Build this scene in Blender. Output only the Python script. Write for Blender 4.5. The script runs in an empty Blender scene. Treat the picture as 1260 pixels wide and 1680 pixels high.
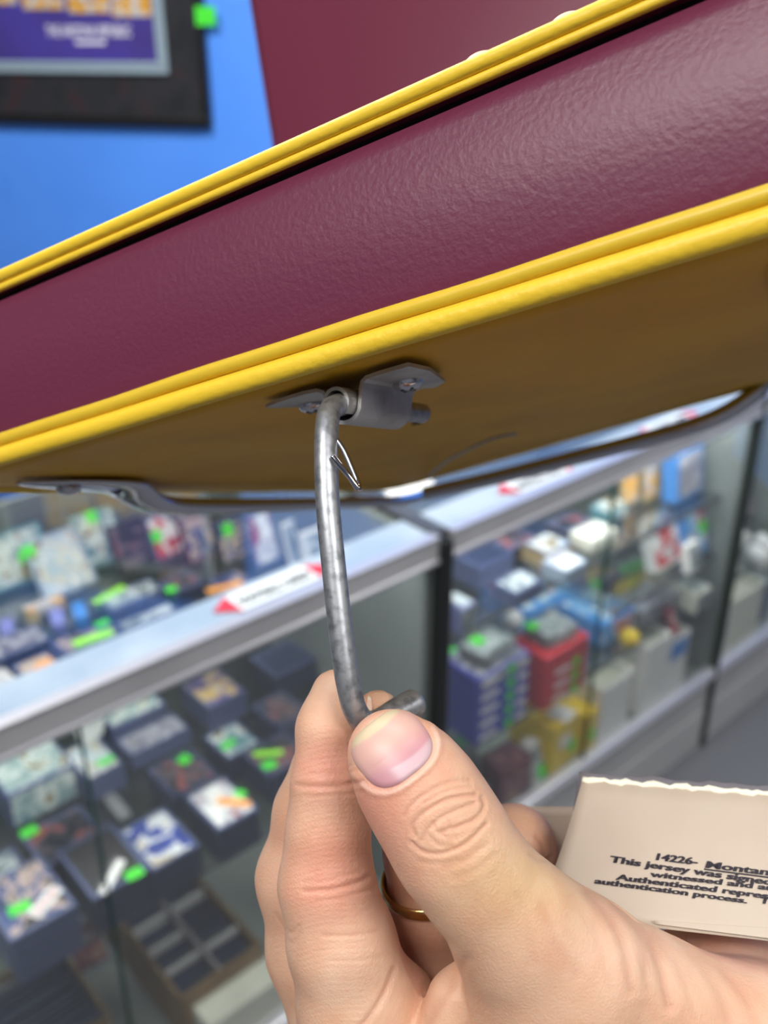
import bpy, bmesh, math, random
import numpy as np
from mathutils import Vector, Matrix, Euler

# ------------------------------------------------------------------ camera, world, lights, exposure
C = bpy.context.scene.collection
SC = bpy.context.scene
F = 1600.0                     # focal length in pixels of the 1260x1680 frame
CAM_H = 1.74
PITCH = math.radians(26.4)
cp_, sp_ = math.cos(PITCH), math.sin(PITCH)
cam_data = bpy.data.cameras.new('camera')
cam = bpy.data.objects.new('camera', cam_data)
C.objects.link(cam)
cam.location = (0, 0, CAM_H)
cam.rotation_euler = (math.pi / 2 - PITCH, 0, 0)
cam_data.sensor_fit = 'VERTICAL'
cam_data.sensor_height = 24
cam_data.sensor_width = 24
cam_data.lens = F / 1680 * 24
cam_data.clip_start = 0.01
cam_data.dof.use_dof = True
cam_data.dof.focus_distance = 0.243
cam_data.dof.aperture_fstop = cam_data.lens / 3.1
SC.camera = cam
SC.view_settings.view_transform = 'Standard'
SC.view_settings.look = 'None'
SC.view_settings.gamma = 1
SC.view_settings.use_curve_mapping = False
SC.view_settings.exposure = 0.0
SC.cycles.transparent_max_bounces = 32
SC.cycles.max_bounces = 8
w = bpy.data.worlds.new('world'); SC.world = w; w.use_nodes = True
w.node_tree.nodes['Background'].inputs[0].default_value = (0.8, 0.86, 0.95, 1)
w.node_tree.nodes['Background'].inputs[1].default_value = 0.25

# ceiling panels: (x, y, size_x, size_y, watts)
FILL_LED = 4.4      # watts per metre of the fill strips added inside the showcases
PANELS = [(-0.9, -0.55, 1.2, 0.6, 34), (1.0, -0.9, 1.2, 0.6, 30), (0.35, 0.75, 1.2, 0.3, 16), (-0.9, 1.9, 1.2, 0.6, 58), (1.3, 1.9, 1.2, 0.6, 40), (2.9, 0.4, 0.6, 1.2, 24)]

def srgb(r, g, b):
    def c(x):
        x = x / 255
        return x / 12.92 if x <= 0.04045 else ((x + 0.055) / 1.055) ** 2.4
    return (c(r), c(g), c(b), 1)

def camw(p):
    """camera space (right, up, forward) -> world"""
    return Vector((p[0], p[1] * sp_ + p[2] * cp_, CAM_H + p[1] * cp_ - p[2] * sp_))

def cpt(px, py, z):
    return Vector(((px - 630) / F * z, (840 - py) / F * z, z))

def at_height(px, py, z):
    """world point seen at a pixel on the level z"""
    r = camw(cpt(px, py, 1.0)) - Vector((0, 0, CAM_H))
    return Vector((0, 0, CAM_H)) + r * ((z - CAM_H) / r.z)

# ------------------------------------------------------------------ materials
MATS = {}
def mat(name, col, rough=0.5, metal=0.0, spec=0.5, sss=0.0, bump=None, noise=None, emis=None, coat=0.0):
    if name in MATS: return MATS[name]
    m = bpy.data.materials.new(name); m.use_nodes = True
    nt = m.node_tree; b = nt.nodes['Principled BSDF']
    b.inputs['Base Color'].default_value = col
    b.inputs['Roughness'].default_value = rough
    b.inputs['Metallic'].default_value = metal
    b.inputs['Specular IOR Level'].default_value = spec
    b.inputs['Coat Weight'].default_value = coat
    if sss:
        b.inputs['Subsurface Weight'].default_value = sss
        b.inputs['Subsurface Radius'].default_value = (1.0, 0.35, 0.2)
        b.inputs['Subsurface Scale'].default_value = 0.004
    tc = nt.nodes.new('ShaderNodeTexCoord')
    if noise:      # (scale, other colour, contrast low, contrast high)
        n = nt.nodes.new('ShaderNodeTexNoise'); n.inputs['Scale'].default_value = noise[0]; n.inputs['Detail'].default_value = 6
        cr = nt.nodes.new('ShaderNodeValToRGB')
        cr.color_ramp.elements[0].position = noise[2]; cr.color_ramp.elements[1].position = noise[3]
        cr.color_ramp.elements[0].color = col; cr.color_ramp.elements[1].color = noise[1]
        nt.links.new(tc.outputs['Object'], n.inputs['Vector']); nt.links.new(n.outputs['Fac'], cr.inputs['Fac'])
        nt.links.new(cr.outputs['Color'], b.inputs['Base Color'])
    if bump:       # (scale, strength, distance)
        n2 = nt.nodes.new('ShaderNodeTexNoise'); n2.inputs['Scale'].default_value = bump[0]; n2.inputs['Detail'].default_value = 5
        bp = nt.nodes.new('ShaderNodeBump'); bp.inputs['Strength'].default_value = bump[1]; bp.inputs['Distance'].default_value = bump[2]
        nt.links.new(tc.outputs['Object'], n2.inputs['Vector']); nt.links.new(n2.outputs['Fac'], bp.inputs['Height'])
        nt.links.new(bp.outputs['Normal'], b.inputs['Normal'])
    if emis:
        b.inputs['Emission Color'].default_value = emis[0]; b.inputs['Emission Strength'].default_value = emis[1]
    MATS[name] = m
    return m

def glass(name, tint, refl=1.0, rough=0.0):
    if name in MATS: return MATS[name]
    m = bpy.data.materials.new(name); m.use_nodes = True
    nt = m.node_tree; nt.nodes.clear()
    out = nt.nodes.new('ShaderNodeOutputMaterial'); mix = nt.nodes.new('ShaderNodeMixShader')
    tr = nt.nodes.new('ShaderNodeBsdfTransparent'); gl = nt.nodes.new('ShaderNodeBsdfGlossy'); fr = nt.nodes.new('ShaderNodeFresnel')
    fr.inputs['IOR'].default_value = 1.45; tr.inputs['Color'].default_value = tint; gl.inputs['Roughness'].default_value = rough
    mu = nt.nodes.new('ShaderNodeMath'); mu.operation = 'MULTIPLY'; mu.inputs[1].default_value = refl
    nt.links.new(fr.outputs[0], mu.inputs[0]); nt.links.new(mu.outputs[0], mix.inputs[0])
    nt.links.new(tr.outputs[0], mix.inputs[1]); nt.links.new(gl.outputs[0], mix.inputs[2]); nt.links.new(mix.outputs[0], out.inputs[0])
    MATS[name] = m
    return m

def art(key, cols, scale=18.0, rough=0.35):
    """printed artwork: patches of the given colours in the surface itself"""
    name = 'printed_' + key
    if name in MATS: return MATS[name]
    m = mat(name, (1, 1, 1, 1), rough)
    nt = m.node_tree; b = nt.nodes['Principled BSDF']
    tc = nt.nodes.new('ShaderNodeTexCoord'); info = nt.nodes.new('ShaderNodeObjectInfo')
    add = nt.nodes.new('ShaderNodeVectorMath'); add.operation = 'ADD'
    sc = nt.nodes.new('ShaderNodeVectorMath'); sc.operation = 'SCALE'; sc.inputs['Scale'].default_value = 7.0
    nt.links.new(info.outputs['Location'], sc.inputs[0])
    nt.links.new(tc.outputs['Object'], add.inputs[0]); nt.links.new(sc.outputs[0], add.inputs[1])
    n = nt.nodes.new('ShaderNodeTexNoise'); n.inputs['Scale'].default_value = scale; n.inputs['Detail'].default_value = 3; n.inputs['Distortion'].default_value = 1.2
    cr = nt.nodes.new('ShaderNodeValToRGB'); cr.color_ramp.interpolation = 'CONSTANT'
    while len(cr.color_ramp.elements) < len(cols): cr.color_ramp.elements.new(0.5)
    for i, c in enumerate(cols):
        cr.color_ramp.elements[i].position = 0.0 if i == 0 else 0.34 + 0.32 * (i - 0.5) / (len(cols) - 1)
        cr.color_ramp.elements[i].color = c
    nt.links.new(add.outputs[0], n.inputs['Vector']); nt.links.new(n.outputs['Fac'], cr.inputs['Fac']); nt.links.new(cr.outputs['Color'], b.inputs['Base Color'])
    return m

S = srgb
def stack_mat(name, a, b_, sc=420):
    """plastic edges of stacked sleeves: fine level lines"""
    if name in MATS: return MATS[name]
    m = mat(name, a, 0.3)
    nt = m.node_tree; b = nt.nodes['Principled BSDF']
    tc = nt.nodes.new('ShaderNodeTexCoord'); mp = nt.nodes.new('ShaderNodeMapping'); mp.inputs['Scale'].default_value = (3, 3, sc)
    n = nt.nodes.new('ShaderNodeTexNoise'); n.inputs['Scale'].default_value = 1; n.inputs['Detail'].default_value = 2
    cr = nt.nodes.new('ShaderNodeValToRGB'); cr.color_ramp.elements[0].position = .4; cr.color_ramp.elements[1].position = .62
    cr.color_ramp.elements[0].color = a; cr.color_ramp.elements[1].color = b_
    nt.links.new(tc.outputs['Object'], mp.inputs[0]); nt.links.new(mp.outputs[0], n.inputs['Vector']); nt.links.new(n.outputs['Fac'], cr.inputs['Fac']); nt.links.new(cr.outputs['Color'], b.inputs['Base Color'])
    return m

M_maroon = mat('maroon_vinyl', S(104, 40, 66), 0.42, bump=(620, 0.30, 0.0005))
M_maroon_back = mat('maroon_vinyl_smooth', S(108, 40, 62), 0.30, bump=(20, 0.05, 0.002))
M_yellow = mat('yellow_vinyl', S(240, 200, 52), 0.45, bump=(420, 0.45, 0.0006))
M_yellow_under = mat('yellow_vinyl_shaded', S(222, 168, 38), 0.55, spec=.25, bump=(60, 0.12, 0.001), noise=(14, S(206, 152, 34), .4, .65))  # same yellow vinyl, toned darker for the shade beneath the seat
M_black = mat('black_gap', S(12, 8, 10), 0.8)
M_steel = mat('galvanised_steel', S(176, 178, 182), 0.42, 0.8, noise=(330, S(128, 131, 136), .46, .70), bump=(500, .12, .0004))
M_rod_end = mat('scuffed_steel', S(120, 122, 128), 0.5, 0.85, noise=(500, S(70, 72, 80), .42, .6), bump=(700, .3, .0004))
M_zinc = mat('zinc_plate', S(200, 198, 196), 0.45, 0.7, noise=(60, S(150, 146, 144), .4, .7))
M_chrome = mat('chrome', S(200, 200, 208), 0.08, 1.0)
M_gold = mat('gold', S(214, 184, 120), 0.22, 1.0)
M_paper = mat('cream_paper', S(200, 185, 168), 0.55, noise=(25, S(192, 174, 158), .35, .7), bump=(300, .08, .0005))
M_paper_edge = mat('torn_paper_edge', S(250, 244, 222), 0.8, bump=(400, .4, .001))
M_ink = mat('black_ink', S(40, 34, 44), 0.6)
M_greysheet = mat('grey_sheet', S(120, 116, 122), 0.7)
M_wallblue = mat('blue_wall_paint', S(84, 150, 250), 0.55, noise=(3, S(80, 146, 246), .4, .6))
M_wall = mat('grey_wall_paint', S(128, 128, 130), 0.7, noise=(3, S(120, 120, 122), .4, .6))
M_ceil = mat('ceiling_tile', S(225, 225, 222), 0.85, noise=(40, S(205, 205, 202), .4, .7))
M_floor = mat('grey_carpet', S(98, 99, 104), 0.95, noise=(220, S(82, 83, 88), .35, .7), bump=(300, .4, .004))
M_alu = mat('brushed_aluminium', S(192, 192, 194), 0.45, 0.3, noise=(6, S(182, 182, 184), .4, .6))
M_alulip = mat('aluminium_lip', S(205, 205, 210), 0.3, 0.6)
M_panel = mat('grey_laminate', S(128, 136, 132), 0.6, noise=(4, S(122, 130, 126), .4, .6))
M_kick = mat('light_grey_laminate', S(176, 176, 176), 0.6, noise=(4, S(170, 170, 170), .4, .6))
M_dark = mat('black_plastic', S(24, 26, 26), 0.45)
M_darkgrey = mat('dark_grey_trim', S(70, 72, 75), 0.35)
M_glass = glass('clear_glass', (0.985, 0.992, 0.988, 1), 0.38)
M_strip = mat('painted_glass_reflection', S(160, 174, 186), 0.6, spec=.15, noise=(5, S(138, 156, 174), .4, .6))
M_neon = mat('neon_green_sticker', S(70, 225, 50), 0.6)
M_lime = mat('lime_sticker', S(160, 245, 50), 0.6)
M_orange = mat('orange_sticker', S(245, 165, 70), 0.6)
M_white = mat('white_card', S(235, 236, 232), 0.6)
M_cream = mat('cream_cardboard', S(226, 228, 212), 0.7, noise=(9, S(214, 216, 200), .4, .6))
M_brown = mat('brown_cardboard', S(138, 112, 74), 0.85, noise=(20, S(122, 98, 62), .4, .6))
M_red = mat('red_print', S(190, 40, 60), 0.5)
M_slate = stack_mat('slate_sleeves', S(60, 70, 102), S(92, 104, 140))
M_slatedark = stack_mat('dark_slate_sleeves', S(30, 38, 58), S(50, 60, 86))
M_clearpl = stack_mat('pale_sleeves', S(120, 140, 160), S(180, 196, 210))
PC = dict(navy=M_slatedark, slate=M_slate, pale=M_clearpl,
          blue=mat('blue_box', S(52, 62, 170), .4), blue2=mat('bright_blue_box', S(70, 140, 215), .4), red=mat('red_box', S(196, 46, 56), .4),
          yellow=mat('yellow_box', S(232, 200, 50), .4), white=M_white, cream=M_cream, black=M_dark, grey=mat('grey_box', S(120, 124, 126), .5),
          brown=M_brown, olive=mat('olive_box', S(120, 110, 50), .5), tan=mat('tan_box', S(170, 150, 110), .5), maroon=mat('maroon_box', S(90, 40, 52), .5), teal=mat('teal_box', S(90, 140, 150), .5), lilac=mat('lilac_box', S(130, 135, 200), .4))
AR = {
 'bluecard': art('blue_player_card', [S(20, 40, 110), S(30, 60, 150), S(210, 215, 215), S(180, 165, 130)], 22),
 'darkcard': art('dark_card', [S(18, 22, 30), S(34, 40, 48), S(90, 80, 86), S(150, 70, 60)], 26),
 'whitecard': art('white_card_art', [S(228, 230, 225), S(235, 236, 232), S(190, 190, 195), S(150, 40, 45)], 20),
 'teal': art('teal_pack', [S(90, 130, 140), S(150, 170, 170), S(200, 210, 205), S(120, 100, 50)], 20),
 'gold': art('gold_pack', [S(110, 90, 40), S(200, 200, 190), S(170, 190, 200), S(230, 225, 220)], 24),
 'purple': art('purple_gold_card', [S(60, 44, 100), S(120, 110, 150), S(200, 170, 100), S(190, 185, 190)], 24),
 'team': art('team_card', [S(30, 40, 80), S(60, 80, 130), S(190, 170, 160), S(60, 50, 40)], 30),
 'redwhite': art('red_white_art', [S(190, 40, 52), S(200, 60, 66), S(225, 225, 225), S(60, 60, 60)], 20),
 'bluewhite': art('blue_white_pack', [S(80, 150, 220), S(110, 170, 225), S(220, 228, 228), S(180, 80, 90)], 14),
 'greyart': art('grey_magazine', [S(90, 92, 104), S(130, 130, 145), S(170, 172, 180), S(100, 96, 110)], 22),
 'clear': art('clear_pack', [S(60, 70, 72), S(130, 142, 142), S(190, 200, 200), S(100, 110, 112)], 26),
 'figure': art('dark_red_figure', [S(70, 52, 54), S(96, 60, 66), S(140, 90, 96), S(160, 140, 110)], 26),
 'orangecard': art('orange_card', [S(205, 150, 60), S(215, 165, 80), S(190, 190, 190), S(180, 120, 60)], 18),
 'mat': art('mat_painted_reflections', [S(38, 39, 42), S(42, 43, 46), S(46, 46, 50), S(58, 40, 44)], 9),  # uneven tones put faint ghost reflections into the mat's colour
}

# ------------------------------------------------------------------ geometry helpers
def link(name, me, m=None, parent=None, smooth=False):
    o = bpy.data.objects.new(name, me); C.objects.link(o)
    if m is not None: me.materials.append(m)
    if parent is not None: o.parent = parent
    if smooth:
        for p in me.polygons: p.use_smooth = True
    return o

def from_pydata(name, vs, fs, m, parent=None, smooth=False, recalc=True):
    me = bpy.data.meshes.new(name); me.from_pydata([tuple(v) for v in vs], [], fs)
    if recalc:
        bm = bmesh.new(); bm.from_mesh(me); bmesh.ops.recalc_face_normals(bm, faces=bm.faces); bm.to_mesh(me); bm.free()
    me.update()
    return link(name, me, m, parent, smooth)

def from_bm(name, bm, m, parent=None, smooth=False):
    me = bpy.data.meshes.new(name); bm.to_mesh(me); bm.free()
    return link(name, me, m, parent, smooth)

def bx(bm, x0, x1, y0, y1, z0, z1, bev=0.0, M=None):
    r = bmesh.ops.create_cube(bm, size=1)
    vs = r['verts']
    for v in vs:
        v.co = Vector(((x0 + x1) / 2 + v.co.x * (x1 - x0), (y0 + y1) / 2 + v.co.y * (y1 - y0), (z0 + z1) / 2 + v.co.z * (z1 - z0)))
    if M is not None:
        for v in vs: v.co = M @ v.co
    if bev > 0:
        es = list({e for v in vs for e in v.link_edges})
        bmesh.ops.bevel(bm, geom=es, offset=bev, segments=2, affect='EDGES', profile=0.5)

def box_obj(name, dims, m, parent=None, bev=0.0, M=None):
    bm = bmesh.new(); bx(bm, *dims, bev=bev, M=M)
    return from_bm(name, bm, m, parent)

def tube(path, r, seg=16, caps=True, flat=None):
    """swept round (or flattened) section along a list of Vectors; returns verts, faces"""
    pts = [Vector(p) for p in path]; n = len(pts)
    rr = r if isinstance(r, (list, tuple)) else [r] * n
    vs, fs = [], []
    T0 = (pts[1] - pts[0]).normalized()
    up = Vector((0, 0, 1)) if abs(T0.z) < 0.9 else Vector((1, 0, 0))
    if flat is not None: up = Vector(flat)
    for i, p in enumerate(pts):
        T = (pts[min(i + 1, n - 1)] - pts[max(i - 1, 0)]).normalized()
        A = (up - T * up.dot(T)).normalized(); B = T.cross(A)
        if flat is None: up = A
        for k in range(seg):
            a = 2 * math.pi * k / seg
            ra, rb = (rr[i], rr[i]) if not isinstance(rr[i], tuple) else rr[i]
            vs.append(p + A * math.cos(a) * ra + B * math.sin(a) * rb)
    for i in range(n - 1):
        for k in range(seg):
            a, b = i * seg + k, i * seg + (k + 1) % seg
            fs.append((a, b, b + seg, a + seg))
    if caps:
        fs.append(tuple(range(seg))); fs.append(tuple(range((n - 1) * seg, n * seg)))
    return vs, fs

def smooth_path(pts, sub=8, closed=False):
    P = [Vector(p) for p in pts]; out = []
    n = len(P); rng = range(n if closed else n - 1)
    for i in rng:
        p0 = P[(i - 1) % n] if closed else P[max(i - 1, 0)]
        p1 = P[i]; p2 = P[(i + 1) % n]; p3 = P[(i + 2) % n] if closed else P[min(i + 2, n - 1)]
        for s in range(sub):
            t = s / sub
            out.append(0.5 * ((2 * p1) + (p2 - p0) * t + (2 * p0 - 5 * p1 + 4 * p2 - p3) * t * t + (3 * p1 - p0 - 3 * p2 + p3) * t ** 3))
    if not closed: out.append(P[-1])
    return out

def tag(o, label=None, cat=None, group=None, kind=None):
    if label: o['label'] = label
    if cat: o['category'] = cat
    if group: o['group'] = group
    if kind: o['kind'] = kind
    return o

def empty(name, loc=(0, 0, 0), rz=0.0, mw=None):
    o = bpy.data.objects.new(name, None); C.objects.link(o); o.empty_display_size = 0.05
    if mw is not None: o.matrix_world = mw
    else: o.location = loc; o.rotation_euler = (0, 0, rz)
    return o

def text_mesh(s, size=1.0, offset=0.0, align='LEFT', extrude=0.0):
    cu = bpy.data.curves.new('writing', 'FONT'); cu.body = s; cu.size = size; cu.offset = offset; cu.align_x = align; cu.resolution_u = 3; cu.extrude = extrude
    o = bpy.data.objects.new('writing', cu); C.objects.link(o)
    bpy.context.view_layer.update()
    me = bpy.data.meshes.new_from_object(o.evaluated_get(bpy.context.evaluated_depsgraph_get()))
    bpy.data.objects.remove(o); bpy.data.curves.remove(cu)
    return me

# ------------------------------------------------------------------ the room
def struct(name, dims, m):
    o = box_obj(name, dims, m); o['kind'] = 'structure'; return o
struct('floor', (-3.2, 4.6, -2.2, 5.2, -0.1, 0.0), M_floor)
ceiling = struct('ceiling', (-3.2, 4.6, -2.2, 5.2, 2.95, 3.05), M_ceil)
struct('wall_left', (-3.3, -3.2, -2.2, 5.2, 0, 2.95), M_wall)
struct('wall_right', (4.6, 4.7, -2.2, 5.2, 0, 2.95), M_wall)
struct('wall_front', (-3.2, 4.6, -2.3, -2.2, 0, 2.95), M_wall)
# blue wall behind the counter, slightly turned to the room
WD = Vector((0.974, -0.228, 0)); WP = Vector((-0.565, 3.4, 0)); WN = Vector((-0.228, -0.974, 0))
bm = bmesh.new(); bx(bm, -2.75, 3.6, 0.0, 0.1, 0, 2.95)
MW = Matrix(((WD.x, -WN.x, 0, WP.x), (WD.y, -WN.y, 0, WP.y), (0, 0, 1, 0), (0, 0, 0, 1)))
wb = from_bm('wall_back', bm, M_wallblue); wb.matrix_world = MW; wb['kind'] = 'structure'

for i, (x, y, sx, sy, pw) in enumerate(PANELS):
    t = empty('ceiling_light', (x, y, 2.95))
    bm = bmesh.new()
    for a in ((-sx/2-.02, sx/2+.02, -sy/2-.02, -sy/2), (-sx/2-.02, sx/2+.02, sy/2, sy/2+.02), (-sx/2-.02, -sx/2, -sy/2, sy/2), (sx/2, sx/2+.02, -sy/2, sy/2)):
        bx(bm, *a, -0.03, 0.0)
    from_bm('frame', bm, M_white, t)
    box_obj('diffuser', (-sx/2, sx/2, -sy/2, sy/2, -0.012, 0.0), mat('lamp_diffuser', (1, 1, 1, 1), .5, emis=((1, 1, 1, 1), 1.0)), t)
    ld = bpy.data.lights.new('lamp_tube', 'AREA'); ld.shape = 'RECTANGLE'; ld.size = sx; ld.size_y = sy; ld.energy = pw; ld.color = (1.0, 0.985, 0.95)
    lo = bpy.data.objects.new('lamp_tube', ld); C.objects.link(lo); lo.parent = t; lo.location = (0, 0, -0.02)
    tag(t, 'white rectangular ceiling light panel above the shop floor', 'ceiling light', 'ceiling light panels')

# ------------------------------------------------------------------ framed newspaper display on the blue wall
FR = empty('framed_newspaper', mw=MW)
tag(FR, 'black framed purple newspaper display hanging on the blue wall', 'picture frame')
def wall_pt(px, py, off):
    """local coordinates on the blue wall of a pixel; off = distance in front of it"""
    r = camw(cpt(px, py, 1.0)) - Vector((0, 0, CAM_H)); o = Vector((0, 0, CAM_H))
    k = ((WP + WN * off - o).dot(WN)) / r.dot(WN); p = MW.inverted() @ (o + r * k)
    return p.x, p.z
rx, rz = wall_pt(345, 210, 0.03)
FW, FH = 1.15, 0.9
bm = bmesh.new()
for d_ in ((rx-FW, rx, rz, rz+.03), (rx-FW, rx, rz+FH-.03, rz+FH), (rx-FW, rx-FW+.03, rz+.03, rz+FH-.03), (rx-.022, rx, rz+.03, rz+FH-.03)):
    bx(bm, d_[0], d_[1], -0.032, -0.002, d_[2], d_[3], bev=.003)
from_bm('frame', bm, mat('black_frame', S(22, 22, 24), .35), FR)
box_obj('mat_board', (rx-FW+.03, rx-.022, -0.020, -0.004, rz+.03, rz+FH-.03), AR['mat'], FR)
hx, hz = wall_pt(276, 122, 0.032)
HW, HH = 0.92, 0.62
bm = bmesh.new()
for a, b_ in ((0.0, 0.018), (0.020, 0.036)):
    y0 = -0.034 + a * .2
    for d_ in ((hx-HW+a, hx-a, hz+a, hz+b_), (hx-HW+a, hx-a, hz+HH-b_, hz+HH-a), (hx-HW+a, hx-HW+b_, hz+b_, hz+HH-b_), (hx-b_, hx-a, hz+b_, hz+HH-b_)):
        bx(bm, d_[0], d_[1], y0, -0.021, d_[2], d_[3], bev=.004)
from_bm('clear_holder', bm, mat('frosted_holder', S(150, 168, 180), .2, spec=.8), FR)
news = box_obj('newspaper_page', (hx-HW+.036, hx-.036, -0.027, -0.021, hz+.036, hz+HH-.036), mat('purple_print', S(66, 54, 128), .4, noise=(4, S(72, 60, 150), .4, .6)), FR)
for x0, x1, y0 in ((-70, 28, 8), (38, 106, 16), (113, 181, 22), (185, 249, 28)):
    ax, az = wall_pt(x0, y0, 0.03); bxx, _ = wall_pt(x1, y0, 0.03)
    box_obj('printed_photo', (ax, bxx, -0.030, -0.0265, az, az + (bxx-ax)*1.25), AR['orangecard'], news, bev=.0015)
for s, p0, p1 in (('THE ARIZONA REPUBLIC', (76, 56), (216, 66)),):
    me = text_mesh(s, offset=.02, extrude=.01); a0 = Vector(wall_pt(*p0, .03)); a1 = Vector(wall_pt(*p1, .03))
    wd = max(v.co.x for v in me.vertices); k = (a1.x-a0.x)/wd
    for v in me.vertices: v.co = Vector((a0.x + v.co.x*k, -0.0285 - v.co.z*.02, a0.y - .006 + v.co.y*k*1.7))
    link('masthead', me, mat('white_ink', S(225, 222, 235), .5), news)
p0 = wall_pt(124, 73, .03); p1 = wall_pt(172, 66, .03)
box_obj('caption_bar', (p0[0], p1[0], -0.0285, -0.0265, min(p0[1], p1[1]), max(p0[1], p1[1])-.001), MATS['white_ink'], news)
p0 = wall_pt(322, 42, .034); p1 = wall_pt(352, 10, .034)
st = box_obj('price_sticker', (p0[0], p1[0], -0.0345, -0.0325, p0[1], p1[1]), M_neon, FR); st['label'] = 'green price sticker'

# ------------------------------------------------------------------ showcases
YAW = math.atan2(.663, .749)
U = Vector((.749, .663, 0)); V = Vector((-.663, .749, 0)); F0 = Vector((-.269, 1.089, 0))
DEPTH = .62
def showcase(a0, a1, zbot, joint, shelves, label, endframe=False, kick=True, sign=None):
    t = empty('display_case', F0 + U * a0, YAW); W = a1 - a0
    tag(t, label, 'display case', 'glass showcases')
    box_obj('top_glass', (.006, W-.006, .012, DEPTH-.01, .990, .997), M_glass, t)
    bm = bmesh.new(); bx(bm, 0, W, -.006, .014, .960, .998, bev=.002); from_bm('top_rail', bm, M_alu, t)
    bm = bmesh.new(); bx(bm, 0, W, -.010, .012, .952, .960, bev=.002); bx(bm, 0, W, -.008, .012, .998, 1.002, bev=.001); from_bm('rail_lip', bm, M_alulip, t)
    box_obj('reflection_strip', (.004, W-.004, .012, .080, .9972, .9990), M_strip, t)  # pale strip stands in for the ceiling light's reflection in the glass
    z0 = zbot + .03
    for x0, x1 in ((.004, joint-.001), (joint+.001, W-.004)):
        box_obj('front_glass', (x0, x1, .002, .007, z0-.005, .955), M_glass, t)
    bm = bmesh.new(); bx(bm, joint-.0016, joint+.0016, .0015, .0075, z0, .954); from_bm('glass_seam', bm, mat('glass_edge', S(30, 62, 58), .2), t)
    bm = bmesh.new(); bx(bm, 0, W, -.008, .016, zbot, z0, bev=.004); bx(bm, 0, W, -.010, -.004, zbot+.010, zbot+.014); from_bm('bottom_rail', bm, M_alulip, t)
    lt = box_obj('fill_light_strip', (.03, W-.03, .030, .046, .972, .984), mat('fill_led_diffuser', (1, 1, 1, 1), .5, emis=((1, 1, 1, 1), 3.0)), t)  # added fill light to brighten the goods inside
    ld = bpy.data.lights.new('fill_led_tube', 'AREA'); ld.shape = 'RECTANGLE'; ld.size = W-.08; ld.size_y = .02; ld.energy = FILL_LED * W * (.42 if a0 < 0 else 1); ld.color = (.95, .98, 1.0)
    lo = bpy.data.objects.new('fill_led_tube', ld); C.objects.link(lo); lo.parent = lt; lo.location = (W/2, .038, .970); lo.rotation_euler = (math.radians(28), 0, 0)
    for x0 in (0, W-.018):
        box_obj('end_panel', (x0, x0+.018, .008, DEPTH, zbot, .990), M_panel, t)
    box_obj('back_panel', (.018, W-.018, DEPTH-.012, DEPTH, zbot, .990), M_panel, t)
    box_obj('deck', (.018, W-.018, .014, DEPTH-.012, zbot, zbot+.018), M_panel, t)
    bm = bmesh.new(); bx(bm, .002, W-.002, .004, DEPTH-.02, zbot*.56+.003, zbot-.001, bev=.002); bx(bm, .002, W-.002, .002, DEPTH-.02, 0, zbot*.56-.003, bev=.002); bx(bm, .004, W-.004, .012, DEPTH-.03, .01, zbot-.01)
    from_bm('plinth', bm, M_kick, t)
    for (z, v0, v1, x0, x1) in shelves:
        s = box_obj('glass_shelf', (x0, x1, v0, v1, z-.008, z), glass('shelf_glass', (.96, .98, .97, 1), .6), t, bev=.001)
        box_obj('shelf_edge', (x0, x1, v0-.003, v0-.0002, z-.012, z+.001), mat('shelf_edge_grey', S(86, 92, 94), .4, spec=.6), s)
    if endframe:
        box_obj('end_post', (W-.001, W+.028, -.012, .016, 0, .990), M_dark, t, bev=.002)
        box_obj('top_trim', (W-.003, W+.026, .0, DEPTH, .9985, 1.006), M_darkgrey, t, bev=.002)
    else:
        box_obj('end_post', (W+.001, W+.010, -.010, .02, 0, 1.0), mat('dark_glass_edge', S(48, 56, 54), .3), t, bev=.001)
    return t
LC = showcase(-.75, .475, .12, .595, [(.86, .20, .60, .02, 1.20), (.56, .035, .60, .02, 1.205)], 'showcase on the left of the black corner post, full of stacked cards', endframe=True)
RC = showcase(.506, 1.500, .225, .46, [(.74, .05, .36, .02, .975), (.585, .04, .32, .56, .975), (.45, .045, .60, .02, .975)], 'showcase right of the black corner post with blue and red boxes inside')
TC = showcase(1.515, 2.10, .225, .40, [(.42, .08, .60, .02, .565)], 'showcase at the right frame edge with white boxes inside')

# long price signs lying on the front of the glass tops
def strip_sign(a0, a1, v0, v1, text, label):
    t = empty('shelf_sign', F0 + U * a0 + V * v0 + Vector((0, 0, .9995)), YAW); W = a1-a0; D = v1-v0
    tag(t, label, 'sign', 'white signs with red ends on the counter')
    box_obj('sign_board', (0, W, 0, D, 0, .0025), mat('sign_white', S(208, 214, 216), .6, spec=.2), t)
    for k, (x0, x1) in enumerate(((0, .0), (W, W))):
        s = -1 if k == 0 else 1
        from_pydata('red_corner', [(x0, 0, .0006), (x0 + s*.034, D*.5, .0006), (x0, D, .0006), (x0, 0, .0026), (x0 + s*.034, D*.5, .0026), (x0, D, .0026)],
                    [(0, 1, 2), (3, 4, 5), (0, 1, 4, 3), (1, 2, 5, 4), (2, 0, 3, 5)], M_red, t)
    me = text_mesh(text, offset=.045, extrude=.01, align='CENTER'); wd = max(v.co.x for v in me.vertices) * 2; k = (W-.015) / wd
    for v in me.vertices: v.co = Vector((W/2 + v.co.x*k, D*.5 - .013 + v.co.y*k*1.7, .0030 + v.co.z*.02))
    link('sign_lettering', me, mat('grey_ink', S(14, 24, 24), .6), t)
def A_of(px, py, z=1.0):
    p = at_height(px, py, z) - F0; return p.dot(U), p.dot(V)
a0, _ = A_of(395, 1000); a1, _ = A_of(520, 945)
strip_sign(a0, a1, .018, .066, 'FOOTBALL CARDS', 'white sign with red ends on the counter edge just left of the metal rod')
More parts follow.
